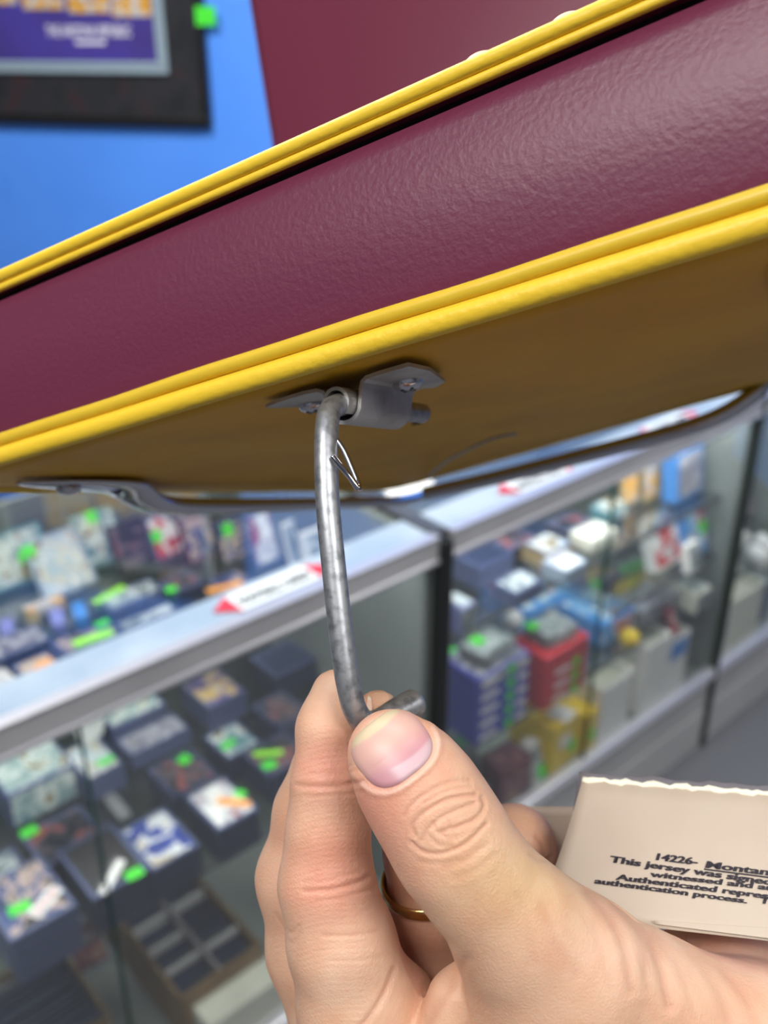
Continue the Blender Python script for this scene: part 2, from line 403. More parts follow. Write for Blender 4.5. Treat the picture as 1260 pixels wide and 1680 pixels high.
a0, _ = A_of(862, 812); a1, _ = A_of(940, 776)
strip_sign(a0, a1, .018, .066, 'BASKETBALL CARDS', 'white sign with red ends on the counter just right of the black corner post')
a0, _ = A_of(1090, 716); a1, _ = A_of(1150, 690)
strip_sign(a0, a1, .018, .06, 'HOCKEY CARDS', 'white sign with red ends farthest right along the counter edge')

# ------------------------------------------------------------------ goods in the showcases
def place(px, py, z): return at_height(px, py, z)
def sticker(root, x, y, z, w_, l_, m, rot, name='price_sticker'):
    bm = bmesh.new(); bx(bm, -w_/2, w_/2, -l_/2, l_/2, 0, .0008, M=Matrix.Translation((x, y, z)) @ Matrix.Rotation(math.radians(rot), 4, 'Z'))
    return from_bm(name, bm, m, root)
SM = dict(g=M_neon, l=M_lime, o=M_orange, w=M_white, b=PC['blue2'], y=PC['yellow'])
def good(kind, px, py, shelf, h, lu, lv, rot, body, face, name, cat, label, group=None, stick=(), front=(), lean=0.0, at=None):
    """one box, pack, stack or upright card: px,py = where the middle of its top (or front) shows"""
    zt = shelf + (h * .5 if kind == 'stand' else h)
    p = place(px, py, zt) if at is None else Vector(at)
    if at is None:          # keep it inside its showcase
        q = p - F0; ca, cv = q.dot(U), q.dot(V); ex = abs(math.cos(math.radians(rot))) * lu/2 + abs(math.sin(math.radians(rot))) * lv/2
        lo_, hi_ = ((-.73, .452), (.528, 1.478), (1.538, 2.07))[0 if ca < .49 else 1 if ca < 1.505 else 2]
        ca = max(lo_ + ex, min(hi_ - ex, ca)); back = h * math.sin(math.radians(-lean)) if kind == 'stand' else 0
        cv = max(lv/2 + .018 + abs(math.sin(math.radians(rot))) * lu/2, min(DEPTH - lv/2 - .02 - back, cv))
        p = F0 + U * ca + V * cv + Vector((0, 0, p.z))
    yaw = YAW + math.radians(rot)
    t = empty(name, (p.x, p.y, shelf + .0005), yaw)
    tag(t, label, cat, group)
    bm_ = PC[body]
    if kind == 'stack':
        lay = max(2, int(h / .008)); rnd = random.Random(px * 31 + py)
        bm = bmesh.new(); dz = h / lay
        for i in range(lay):
            ox, oy = rnd.uniform(-.0012, .0012), rnd.uniform(-.0012, .0012)
            bx(bm, -lu/2+ox, lu/2+ox, -lv/2+oy, lv/2+oy, i*dz, (i+1)*dz-.0006)
        from_bm('sleeves', bm, bm_, t)
        # raised plastic rim around the top card
        bm = bmesh.new(); e = .006
        for d_ in ((-lu/2, lu/2, -lv/2, -lv/2+e), (-lu/2, lu/2, lv/2-e, lv/2), (-lu/2, -lu/2+e, -lv/2+e, lv/2-e), (lu/2-e, lu/2, -lv/2+e, lv/2-e)):
            bx(bm, *d_, h-.0006, h+.0012)
        from_bm('sleeve_rim', bm, PC['pale'] if body == 'pale' else M_slate, t)
        box_obj('top_card', (-lu/2+e, lu/2-e, -lv/2+e, lv/2-e, h-.0006, h+.0006), AR[face] if face in AR else PC[face], t)
    elif kind == 'pack':
        box_obj('box', (-lu/2, lu/2, -lv/2, lv/2, 0, h), bm_, t, bev=min(.003, h*.15))
        if face:
            fm = AR[face] if face in AR else PC[face]
            box_obj('front_print', (-lu/2*.9, lu/2*.9, -lv/2-.0006, -lv/2+.0005, h*.08, h*.92), fm, t)
            box_obj('top_print', (-lu/2*.9, lu/2*.9, -lv/2*.9, lv/2*.9, h-.0005, h+.0006), fm, t)
    elif kind == 'stand':
        Mx = Matrix.Rotation(math.radians(lean), 4, 'X')
        bm = bmesh.new(); bx(bm, -lu/2, lu/2, -lv/2, lv/2, 0, h, bev=.0015, M=Mx); from_bm('holder', bm, bm_, t)
        bm = bmesh.new(); bx(bm, -lu/2*.86, lu/2*.86, -lv/2-.0008, -lv/2+.0004, h*.07, h*.93, M=Mx); from_bm('front_card', bm, AR[face] if face in AR else PC[face], t)
    elif kind == 'tray':       # open cardboard or plastic box filled with upright cards
        wl = .004
        bm = bmesh.new()
        for d_ in ((-lu/2, lu/2, -lv/2, -lv/2+wl), (-lu/2, lu/2, lv/2-wl, lv/2), (-lu/2, -lu/2+wl, -lv/2+wl, lv/2-wl), (lu/2-wl, lu/2, -lv/2+wl, lv/2-wl)):
            bx(bm, *d_, 0, h, bev=.0008)
        bx(bm, -lu/2, lu/2, -lv/2, lv/2, 0, .003)
        from_bm('box', bm, bm_, t)
        bm = bmesh.new(); n_ = int((lv-.02)/.006)
        for i in range(n_):
            y = -lv/2+.008+i*(lv-.02)/n_
            hh = h*(.86 + .08*math.sin(i*1.7+px))
            bx(bm, -lu/2+.006, lu/2-.006, y, y+.0045, .003, hh)
        from_bm('card_row', bm, AR[face] if face in AR else PC[face], t)
    Ri = Matrix.Rotation(-yaw, 3, 'Z')
    for (sx, sy, w_, l_, c_, r_) in stick:
        q = Ri @ (place(sx, sy, shelf + h + .001) - Vector((p.x, p.y, 0)))
        lim_x, lim_y = max(lu/2 - .004, .001), max(lv/2 - .004, .001)
        q.x = max(-lim_x, min(lim_x, q.x)); q.y = max(-lim_y, min(lim_y, q.y))
        sticker(t, q.x, q.y, h + .0013, w_, l_, SM[c_], r_)
    for (fu, fz, w_, l_, c_) in front:
        Mx = Matrix.Rotation(math.radians(lean), 4, 'X') if kind == 'stand' else Matrix.Identity(4)
        bm = bmesh.new(); bx(bm, fu*lu-w_/2, fu*lu+w_/2, -lv/2-.0018, -lv/2-.0008, fz*h-l_/2, fz*h+l_/2, bev=.0004, M=Mx)
        from_bm('price_sticker', bm, SM[c_], t)
    return t

SHELVED = {'card pack', 'card', 'card holder', 'card stack', 'card case', 'card box', 'cardboard box', 'box', 'display pack', 'pouch', 'blister pack', 'pack', 'magazines', 'tube', 'ball', 'roll'}
GU = 'cards and packs under the left glass top'; GM = 'card stacks on the middle shelf of the left showcase'
GL = 'card boxes on the floor of the left showcase'; GR = 'goods in the right showcase'; GT = 'goods in the far showcase'
z = .86
good('stand', 45, 925, z, .10, .12, .012, 0, 'teal', 'teal', 'trading_card_pack', 'card pack', 'pale teal pack with green sticker, leftmost below the chrome arm', GU, front=((.1, .45, .02, .018, 'g'),), lean=-38)
good('stand', 110, 915, z, .11, .10, .012, 4, 'pale', 'gold', 'trading_card_pack', 'card pack', 'white and gold pack with green sticker near its top left corner', GU, front=((-.42, .85, .024, .02, 'g'),), lean=-38)
good('stand', 165, 890, z, .10, .085, .012, -3, 'teal', 'teal', 'trading_card_pack', 'card pack', 'grey teal pack with square green sticker at the top, just under the chrome arm', GU, front=((0, .9, .022, .022, 'g'),), lean=-35)
good('pack', 70, 990, z, .012, .07, .03, 0, 'olive', 'orangecard', 'trading_card_pack', 'card pack', 'small orange edged pack lying in front of the teal pack', GU)
good('stand', 222, 895, z, .09, .07, .012, 0, 'black', 'darkcard', 'sleeved_card', 'card', 'dark sleeved card with reddish print standing beside the grey teal pack', GU, lean=-30)
good('stand', 285, 885, z, .085, .07, .012, 0, 'slate', 'redwhite', 'sleeved_card', 'card', 'blue bordered card with green sticker on its left side under the chrome bar', GU, front=((-.3, .55, .02, .022, 'g'),), lean=-28)
good('stand', 335, 885, z, .085, .065, .012, 0, 'maroon', 'team', 'sleeved_card', 'card', 'maroon topped dark card standing left of the green stickered navy card', GU, lean=-25)
good('stand', 388, 885, z, .085, .065, .012, 0, 'navy', 'team', 'sleeved_card', 'card', 'navy card with a green sticker beside the white figure card', GU, front=((-.1, .72, .022, .022, 'g'),), lean=-25)
good('stand', 438, 885, z, .10, .055, .012, 0, 'slate', 'whitecard', 'sleeved_card', 'card', 'card with large white figure standing near the rod above the white sign', GU, lean=-22)
good('stand', 485, 893, z, .08, .03, .008, 10, 'white', 'clear', 'card_holder', 'card holder', 'thin clear card holder standing beside the white figure card', GU, lean=-15)
good('stack', 215, 975, z, .03, .10, .05, 2, 'slate', 'clear', 'sleeved_card_stack', 'card stack', 'stack of sleeved cards with a long lime label, below the gold pack', GU, stick=((165, 965, .065, .014, 'l', 12),))
good('stack', 235, 1015, z, .035, .10, .035, 0, 'slate', 'clear', 'sleeved_card_stack', 'card stack', 'slate blue sleeve stack at the pale reflection strip, right of the broad lime label', GU)
good('stack', 130, 1050, z, .035, .10, .05, 0, 'navy', 'team', 'sleeved_card_stack', 'card stack', 'sleeve stack carrying the broad lime label and a small green sticker', GU, stick=((143, 1050, .062, .018, 'l', -6), (158, 1026, .024, .013, 'g', 5)))
good('stack', 25, 1058, z, .035, .10, .06, 0, 'navy', 'greyart', 'sleeved_card_stack', 'card stack', 'navy sleeve stack at the left frame edge behind the orange label', GU)
good('stack', 60, 1090, z, .03, .06, .04, 3, 'navy', 'orangecard', 'sleeved_card_stack', 'card stack', 'small sleeve stack with a folded orange label at the strip', GU, stick=((75, 1093, .03, .026, 'o', 20),))
good('pack', 8, 1108, z, .02, .05, .05, 3, 'white', 'whitecard', 'trading_card_pack', 'card pack', 'whitish pack at the left frame edge just behind the pale reflection strip', GU)
for i, (px, py, c_, lb) in enumerate(((28, 1020, 'lilac', 'lilac'), (60, 1018, 'olive', 'olive'), (88, 1012, 'lilac', 'second lilac'), (122, 1002, 'blue2', 'bright blue'))):
    good('pack', px, py, z, .022, .022, .05, -18, c_, None, 'card_box', 'card box', ['small lilac box leftmost in the slanting row behind the lime label', 'small olive box in the slanting row behind the lime label', 'small lilac box between olive and bright blue boxes', 'small bright blue box at the right end of the slanting row'][i], 'small slanting card boxes')
good('stack', 290, 960, z, .025, .06, .05, 0, 'navy', 'darkcard', 'sleeved_card_stack', 'card stack', 'dark sleeve stack with pale printed top, left of the orange strip label', GU, stick=((252, 980, .02, .016, 'g', 0),))
good('stack', 340, 1000, z, .02, .07, .04, 0, 'navy', 'darkcard', 'sleeved_card_stack', 'card stack', 'dark sleeve stack at the strip just left of the red sign end', GU)
good('stack', 380, 955, z, .025, .06, .055, 0, 'navy', 'team', 'sleeved_card_stack', 'card stack', 'dark sleeve stack carrying the orange strip label', GU, stick=((370, 965, .062, .016, 'o', -14),))
good('stand', 560, 880, z, .07, .06, .02, 0, 'white', 'clear', 'card_holder', 'card holder', 'pale holder seen just right of the metal rod above the rail', GU, lean=-20)

z = .56
good('stack', 212, 1160, z, .055, .11, .08, 0, 'slate', 'teal', 'sleeved_card_stack', 'card stack', 'tall sleeve stack with teal card top directly below the counter rail', GM)
good('stack', 250, 1205, z, .03, .12, .06, 0, 'slate', 'greyart', 'sleeved_card_stack', 'card stack', 'wide sleeve stack with bright white front edge', GM)
good('stack', 350, 1130, z, .05, .085, .10, 0, 'slate', 'purple', 'sleeved_card_stack', 'card stack', 'sleeve stack topped by a purple and gold card', GM)
good('stack', 470, 1078, z, .05, .10, .09, 0, 'navy', 'navy', 'sleeved_card_stack', 'card stack', 'plain navy sleeve stack with shiny front edge left of the rod', GM)
good('stack', 572, 1040, z, .05, .06, .08, 0, 'slate', 'navy', 'sleeved_card_stack', 'card stack', 'slate blue stack just right of the metal rod', GM)
good('pack', 45, 1250, z, .07, .12, .12, 0, 'slate', 'teal', 'card_case', 'card case', 'large clear case of grey and reddish cards at the left frame edge', GM)
good('stack', 150, 1245, z, .05, .07, .10, 0, 'slate', 'gold', 'sleeved_card_stack', 'card stack', 'sleeve stack with pale green card under the crumpled white tag', GM, stick=((172, 1250, .03, .014, 'g', 0),))
good('stack', 300, 1268, z, .04, .085, .09, 0, 'navy', 'darkcard', 'sleeved_card_stack', 'card stack', 'dark stack with dim green sticker above the blue figure card', GM, stick=((303, 1247, .022, .02, 'g', 20),))
good('stack', 382, 1215, z, .05, .07, .08, 0, 'navy', 'teal', 'sleeved_card_stack', 'card stack', 'dark teal stack with a green mark above the white card stack', GM, stick=((375, 1222, .03, .014, 'g', 15),))
good('stack', 462, 1165, z, .04, .07, .09, 0, 'navy', 'darkcard', 'sleeved_card_stack', 'card stack', 'dark stack behind the lime stickers, left of the fingertip', GM)
good('stack', 455, 1238, z, .06, .09, .08, 0, 'navy', 'darkcard', 'sleeved_card_stack', 'card stack', 'navy stack with two crossing lime and green stickers beside the index finger', GM, stick=((440, 1237, .05, .012, 'l', -35), (442, 1256, .024, .018, 'g', -10)))
good('stack', 370, 1325, z, .07, .075, .10, 0, 'navy', 'whitecard', 'sleeved_card_stack', 'card stack', 'tall stack topped by a white card with an orange label', GM, stick=((384, 1318, .055, .015, 'o', -50), (396, 1303, .018, .015, 'g', -50)))
good('stack', 272, 1392, z, .065, .08, .105, 0, 'navy', 'bluecard', 'sleeved_card_stack', 'card stack', 'tall stack topped by a deep blue card with white figure', GM)
good('stack', 195, 1440, z, .07, .09, .12, 0, 'navy', 'black', 'sleeved_card_stack', 'card stack', 'stack with a black card, slanting white strip and green sticker', GM, stick=((190, 1442, .065, .014, 'w', 38), (229, 1441, .026, .018, 'g', -5)))
mb = good('stack', 62, 1500, z, .085, .095, .12, 0, 'slate', 'team', 'sleeved_card_stack', 'card stack', 'tallest slate stack lower left with a group card and white red-lettered label', GM, stick=((33, 1492, .03, .018, 'g', -8),))
p = place(75, 1482, z + .086); q = Matrix.Rotation(-YAW, 3, 'Z') @ (p - Vector((mb.location.x, mb.location.y, 0)))
lb_ = sticker(mb, q.x, q.y, .0875, .022, .055, M_white, -62, 'name_label')
me = text_mesh('1st Rookie', offset=.02, extrude=.01, align='CENTER'); kk = .05 / (2 * max(v.co.x for v in me.vertices))
Mt = Matrix.Translation((q.x, q.y, .0888)) @ Matrix.Rotation(math.radians(30), 4, 'Z')
for v in me.vertices: v.co = Mt @ Vector((v.co.x * kk, (v.co.y - .3) * kk, v.co.z * .01))
link('label_lettering', me, M_red, lb_)
good('stack', 105, 1375, z, .05, .10, .09, 0, 'black', 'darkcard', 'sleeved_card_stack', 'card stack', 'black stack with grey edges and dim green sticker, behind the tallest stack', GM, stick=((38, 1352, .026, .02, 'g', 0),))
good('stack', 12, 1440, z, .05, .06, .08, 0, 'slate', 'clear', 'sleeved_card_stack', 'card stack', 'slate stack cut by the left frame edge behind the tallest stack', GM)
# crumpled white tag standing on the middle shelf
p = place(152, 1200, .64)
t = [(-.024, 0, .012), (-.03, .002, .045), (-.012, -.006, .05), (.026, .004, .062), (.014, .0, .018), (-.012, -.004, 0)]
vs = [Vector(a) for a in t] + [Vector(a) + Vector((0, .002, 0)) for a in t]
o = from_pydata('paper_tag', vs, [(0, 1, 2, 5), (5, 2, 3, 4), (6, 7, 8, 11), (11, 8, 9, 10), (0, 1, 7, 6), (1, 2, 8, 7), (2, 3, 9, 8), (3, 4, 10, 9), (4, 5, 11, 10), (5, 0, 6, 11)], M_white)
o.location = (p.x, p.y, .613); o.rotation_euler = (0, 0, YAW - .5); o.scale = (1.1, 1, 1.1)
tag(o, 'crumpled white paper tag standing below the counter rail', 'paper tag')
good('pack', 192, 1322, z, .003, .022, .07, -3, 'grey', None, 'shelf_label', 'label', 'plain pale label strip lying between the dark stacks', None)

z = .138
# two-row cardboard box with navy card blocks and white dividers
def longbox():
    p = place(335, 1560, z + .115); t = empty('card_storage_box', (p.x, p.y, z), YAW)
    tag(t, 'open two-row brown cardboard box of navy cards, lower left beside the hand', 'cardboard box', GL)
    W, D, h = .17, .32, .12
    bm = bmesh.new()
    for d_ in ((-W/2, -W/2+.006, -D/2, D/2), (W/2-.006, W/2, -D/2, D/2), (-W/2, W/2, -D/2, -D/2+.006), (-W/2, W/2, D/2-.006, D/2)): bx(bm, *d_, 0, h, bev=.001)
    bx(bm, -W/2, W/2, -D/2, D/2, 0, .004); from_bm('box_walls', bm, M_brown, t)
    box_obj('divider', (-.0025, .0025, -D/2+.006, D/2-.006, .004, h-.002), mat('grey_card', S(150, 145, 148), .7), t)
    for c in (-1, 1):
        n_ = 5
        for i in range(n_):
            y0 = -D/2+.012+i*.058; x0, x1 = (-W/2+.01, -.006) if c < 0 else (.006, W/2-.01)
            bm = bmesh.new()
            for j in range(8): bx(bm, x0, x1, y0+j*.0066, y0+j*.0066+.0055, .005, h*(.80+.05*math.sin(j*2+i*c)))
            o = from_bm('card_block', bm, M_slatedark, t)
            if i in (1, 2, 3) and not (i == 2 and c > 0):
                d2 = box_obj('index_divider', (x0, x1, y0-.004, y0-.001, .005, h*.97), M_white, t, bev=.0008)
    return t
longbox()
good('tray', 60, 1650, z, .12, .17, .20, 0, 'brown', 'navy', 'card_storage_box', 'cardboard box', 'open brown box of navy cards at the bottom left corner', GL)
good('pack', 440, 1635, z, .085, .22, .055, 0, 'cream', None, 'cream_box', 'box', 'cream white cardboard box at the front glass, just left of the hand', GL)
good('stand', 150, 1560, z, .10, .07, .012, 0, 'pale', 'figure', 'card_holder', 'card holder', 'clear holder with a dim brownish card and rounded corner, below the tallest stack', GL, lean=-30)
good('pack', 490, 1450, z, .05, .12, .10, 0, 'grey', 'clear', 'card_case', 'card case', 'grey translucent case behind the brown box, beside the middle finger', GL)

# right showcase, upper shelf
z = .74
for a in (
 ('stack', 785, 905, z, .05, .10, .10, 0, 'slate', 'navy', 'sleeved_card_stack', 'card stack', 'slate blue sleeve stack right beside the black corner post'),
 ('stack', 850, 955, z, .035, .08, .06, 0, 'slate', 'clear', 'sleeved_card_stack', 'card stack', 'blue edged stack with pale top at the shelf front near the post'),
 ('stack', 840, 885, z, .03, .09, .08, 0, 'black', 'darkcard', 'sleeved_card_stack', 'card stack', 'black stack on the upper shelf just below the counter rail'),
 ('stack', 895, 890, z, .035, .08, .07, 0, 'tan', 'gold', 'sleeved_card_stack', 'card stack', 'tan topped stack on the upper shelf between the black and white ones'),
 ('stack', 925, 920, z, .03, .07, .06, 0, 'pale', 'whitecard', 'sleeved_card_stack', 'card stack', 'pale stack with pinkish print at the front of the upper shelf'),
 ('pack', 972, 870, z, .03, .09, .06, 0, 'cream', None, 'white_card_box', 'card box', 'small white box on the upper shelf left of the glass seam'),
 ('stack', 935, 858, z, .03, .09, .06, 0, 'black', 'darkcard', 'sleeved_card_stack', 'card stack', 'brownish black stack behind the small white box'),
 ('pack', 1000, 828, z, .03, .08, .05, 0, 'teal', 'teal', 'trading_card_pack', 'card pack', 'grey green pack at the far end of the upper shelf'),
 ('pack', 752, 985, z, .06, .035, .05, 0, 'lilac', 'clear', 'card_box', 'card box', 'pale lilac box at the shelf front touching the black post'),
):
    good(*a, GR)
z = .45
good('stand', 1045, 850, .585, .14, .10, .02, 0, 'slate', 'greyart', 'display_pack', 'display pack', 'tall lilac grey pack standing right behind the glass seam', GR, front=((.45, .86, .03, .034, 'g'),), lean=-12)
good('stand', 1036, 796, .74, .10, .06, .01, 0, 'tan', 'orangecard', 'orange_card', 'card', 'orange card standing left, just under the rail past the seam', GR, lean=-8)
good('stand', 1075, 785, .74, .11, .06, .01, 0, 'tan', 'orangecard', 'orange_card', 'card', 'orange card standing right, just under the rail beside the blue pouch', GR, lean=-8)
good('stand', 1122, 775, .74, .12, .11, .04, 0, 'blue2', 'greyart', 'blue_pouch', 'pouch', 'mottled blue pouch high up at the back of the right showcase', GR, lean=-8)
good('stand', 1105, 885, .585, .13, .11, .03, 0, 'white', 'redwhite', 'blister_pack', 'blister pack', 'red and white figure pack standing in the right showcase', GR, lean=-20)
good('stand', 1160, 862, .585, .13, .09, .03, 0, 'blue2', 'bluewhite', 'blister_pack', 'blister pack', 'blue pack with green sticker behind the red and white pack', GR, front=((.30, .5, .03, .03, 'g'),), lean=-15)
good('stand', 1162, 925, .585, .07, .05, .02, 0, 'white', 'clear', 'white_pack', 'pack', 'white pack below the blue pack near the glass end', GR, lean=-15)
good('pack', 925, 990, z, .06, .19, .17, -4, 'blue2', 'bluewhite', 'large_card_box', 'card box', 'big blue and white printed box left of the glass seam', GR)
good('pack', 1010, 1005, z, .06, .13, .13, 0, 'blue2', 'bluewhite', 'large_card_box', 'card box', 'bright blue box right of the glass seam above the white boxes', GR)
good('pack', 1058, 950, z, .05, .17, .035, 0, 'yellow', None, 'yellow_card_box', 'card box', 'long narrow yellow box in the middle of the right showcase', GR)
good('pack', 1035, 925, z, .05, .12, .06, 0, 'grey', 'clear', 'clear_pack', 'pack', 'clear pack with two green stickers behind the long yellow box', GR, stick=((1027, 934, .03, .03, 'g', 0), (1046, 927, .03, .03, 'g', 0)))
good('pack', 990, 930, z, .05, .10, .09, 0, 'lilac', 'purple', 'trading_card_pack', 'card pack', 'purple and olive pack at the glass seam with a green sticker', GR, stick=((994, 950, .03, .03, 'g', 0),))
good('pack', 1085, 985, z, .05, .16, .09, 0, 'grey', 'greyart', 'magazine_stack', 'magazines', 'grey stack of magazines in front of the long yellow box', GR)
good('pack', 1125, 960, z, .06, .06, .12, 0, 'cream', 'clear', 'cream_pack', 'pack', 'cream coloured pack standing right of the grey magazines', GR)
pb = place(800, 1062, z + .165)
for i in range(5):
    good('pack', 800, 1062, z + i*.033, .031, .15, .10, 0, 'blue', 'greyart' if i == 4 else None, 'blue_card_box', 'card box',
         ['blue box lowest of the blue stack', 'blue box second from the bottom of the blue stack', 'blue box in the middle of the blue stack', 'blue box second from the top of the blue stack', 'blue box topmost of the blue stack'][i],
         'stacked blue card boxes', front=((.12, .5, .022, .018, 'g'), (-.28, .5, .05, .012, 'w'), (.36, .5, .03, .012, 'w')), at=pb)
pr = place(905, 1045, z + .136)
for i in range(4):
    good('pack', 905, 1030, z + i*.034, .032, .14, .10, 0, 'red', None, 'red_card_box', 'card box',
         ['red box lowest of the red stack', 'red box second from the bottom of the red stack', 'red box second from the top of the red stack', 'red box topmost of the red stack'][i],
         'stacked red card boxes', front=((.22, .5, .022, .022, 'g'), (-.1, .5, .05, .010, 'w')) if i < 3 else (), at=pr)
good('stand', 757, 1120, z, .13, .035, .035, 0, 'grey', 'clear', 'clear_tube', 'tube', 'greenish clear tube standing between black post and blue boxes', GR)
good('pack', 750, 1065, z, .11, .07, .06, 0, 'blue', 'navy', 'blue_pack', 'pack', 'dark blue pack with green sticker behind the clear tube', GR, stick=((748, 1074, .028, .028, 'g', 0),))
good('pack', 790, 1045, z + .166, .03, .10, .07, 6, 'grey', 'clear', 'clear_pack', 'pack', 'clear pack with green sticker lying on top of the blue boxes', GR, stick=((785, 1040, .028, .028, 'g', 0),), at=pb)
good('pack', 870, 1035, z + .137, .03, .09, .07, -5, 'grey', 'clear', 'clear_pack', 'pack', 'clear pack with green sticker lying on top of the red boxes', GR, stick=((872, 1030, .028, .024, 'g', 0),), at=pr)
def ball(px, py, zc, r, m, name, cat, label, group=None, squash=1.0):
    p = place(px, py, zc); bm = bmesh.new(); bmesh.ops.create_uvsphere(bm, u_segments=24, v_segments=14, radius=r)
    for v in bm.verts:
        v.co.z *= squash; v.co *= 1 + .05 * math.sin(v.co.x * 160) * math.cos(v.co.z * 140)
    o = from_bm(name, bm, m, smooth=True); o.location = (p.x, p.y, zc); tag(o, label, cat, group); return o
ball(833, 1022, .642, .020, M_white, 'white_ball', 'ball', 'small white ball behind the clear packs in the right showcase')
z = .243
good('pack', 940, 1160, z, .13, .11, .12, 4, 'yellow', None, 'yellow_box', 'box', 'tall yellow box at the front glass left of the seam', GR, stick=((945, 1158, .05, .05, 'w', 10),), front=((.2, .35, .03, .03, 'g'), (-.1, .6, .04, .035, 'w')))
good('pack', 1000, 1165, z, .11, .05, .07, 4, 'yellow', None, 'yellow_box', 'box', 'narrow yellow box shape imitating a reflection, right of the glass seam', GR, front=((.1, .4, .022, .03, 'g'),))  # solid box standing in for a yellow reflection beside the glass seam
good('pack', 868, 1215, z, .10, .09, .07, -6, 'maroon', 'figure', 'dark_red_box', 'box', 'dark brownish red box on the case floor behind the thumb', GR)
good('stand', 915, 1240, z, .10, .04, .03, 8, 'white', 'clear', 'white_pack', 'pack', 'white pack with green sticker beside the dark red box', GR, front=((.25, .25, .03, .03, 'g'),), lean=-14)
good('pack', 795, 1255, z, .06, .12, .08, -10, 'grey', 'clear', 'clear_pack', 'pack', 'clear grey pack low in the case right beside the thumb', GR)
good('pack', 760, 1215, z, .08, .05, .05, 0, 'grey', 'clear', 'clear_pack', 'pack', 'small clear pack with green sticker low beside the black post', GR, stick=((760, 1215, .026, .03, 'g', 0),))
good('tray', 1035, 1140, z, .16, .115, .12, 0, 'white', 'cream', 'white_card_box', 'card box', 'front white box at the glass just right of the narrow yellow reflection box', GR)
good('tray', 1045, 1075, z, .20, .10, .09, 0, 'white', 'cream', 'white_card_box', 'card box', 'taller white box directly behind the front white box', GR)
good('tray', 1105, 1090, z, .17, .09, .12, 0, 'white', 'brown', 'white_card_box', 'card box', 'white box with a blue label on its front nearest the glass end', GR, front=((0, .78, .07, .05, 'b'),))
good('pack', 1005, 1095, z, .14, .05, .06, 0, 'cream', None, 'cream_box', 'box', 'cream box squeezed between the yellow and taller white boxes', GR)
ball(1034, 1046, .47, .024, PC['yellow'], 'yellow_ball', 'ball', 'round yellow ball lying on the white boxes', squash=.9)
good('stand', 1103, 1042, z + .175, .07, .04, .015, 20, 'maroon', 'redwhite', 'sleeved_card', 'card', 'reddish card leaning in the box with the blue label', GR, lean=-20)

# far showcase at the right frame edge
z = .42
for i, (px, py) in enumerate(((1222, 880), (1238, 893), (1254, 905))):
    p = place(px, py, z + .03); bm = bmesh.new()
    vs, fs = tube([(-.02, -.035, 0), (-.02, -.03, 0), (-.02, .03, 0), (-.02, .035, 0)], [.018, .024, .024, .018], 14); 
    o = from_pydata('white_roll', [v + Vector((.02, 0, 0)) for v in vs], fs, M_white); bm.free()
    o.location = (p.x, p.y, z + .0245); o.rotation_euler = (0, 0, YAW - .5)
    tag(o, ['white roll leftmost on the far showcase shelf', 'white roll in the middle on the far showcase shelf', 'white roll cut by the right frame edge on the far showcase shelf'][i], 'roll', 'white rolls in the far showcase')
good('stand', 1238, 804, z, .16, .12, .015, 0, 'navy', 'team', 'sleeved_card', 'card', 'dark card with a green sticker in the far showcase', GT, front=((0, .5, .03, .03, 'g'),), lean=-10)
good('stand', 1250, 740, z, .2, .10, .015, 0, 'navy', 'darkcard', 'sleeved_card', 'card', 'dark card above the green stickered one in the far showcase', GT, lean=-10)
z = .243
good('tray', 1245, 1000, z, .17, .16, .12, 0, 'cream', 'cream', 'cream_box', 'box', 'long cream box at the front glass of the far showcase', GT)
good('tray', 1193, 1010, z, .15, .045, .14, 0, 'white', 'cream', 'white_card_box', 'card box', 'narrow white box just past the dark glass edge of the far showcase', GT)
good('stack', 1205, 960, z, .12, .10, .12, 0, 'slate', 'clear', 'sleeved_card_stack', 'card stack', 'slate stack behind the narrow white box in the far showcase', GT)

# let nothing stand inside its neighbour: push overlapping goods apart along the shelf, keeping each in its showcase
bpy.context.view_layer.update()
def footprint(o):
    q = []
    for c in [o] + list(o.children_recursive):
        if c.type == 'MESH':
            for b_ in c.bound_box:
                p = c.matrix_world @ Vector(b_); q.append(((p - F0).dot(U), (p - F0).dot(V), p.z))
    return [min(a[i] for a in q) for i in range(3)], [max(a[i] for a in q) for i in range(3)]
units = {}
for o in C.objects:
    if o.parent is None and o.get('category') in SHELVED:
        key = (o.get('group') if 'stacked' in o.get('group', '') else None) or o.name
        if o['label'].endswith('on top of the blue boxes'): key = 'stacked blue card boxes'
        if o['label'].endswith('on top of the red boxes'): key = 'stacked red card boxes'
        lo, hi = footprint(o)
        if key in units:
            u_ = units[key]; u_['o'].append(o); u_['lo'] = [min(a, b_) for a, b_ in zip(u_['lo'], lo)]; u_['hi'] = [max(a, b_) for a, b_ in zip(u_['hi'], hi)]
        else: units[key] = dict(o=[o], lo=lo, hi=hi, d=[0.0, 0.0])
UL = list(units.values())
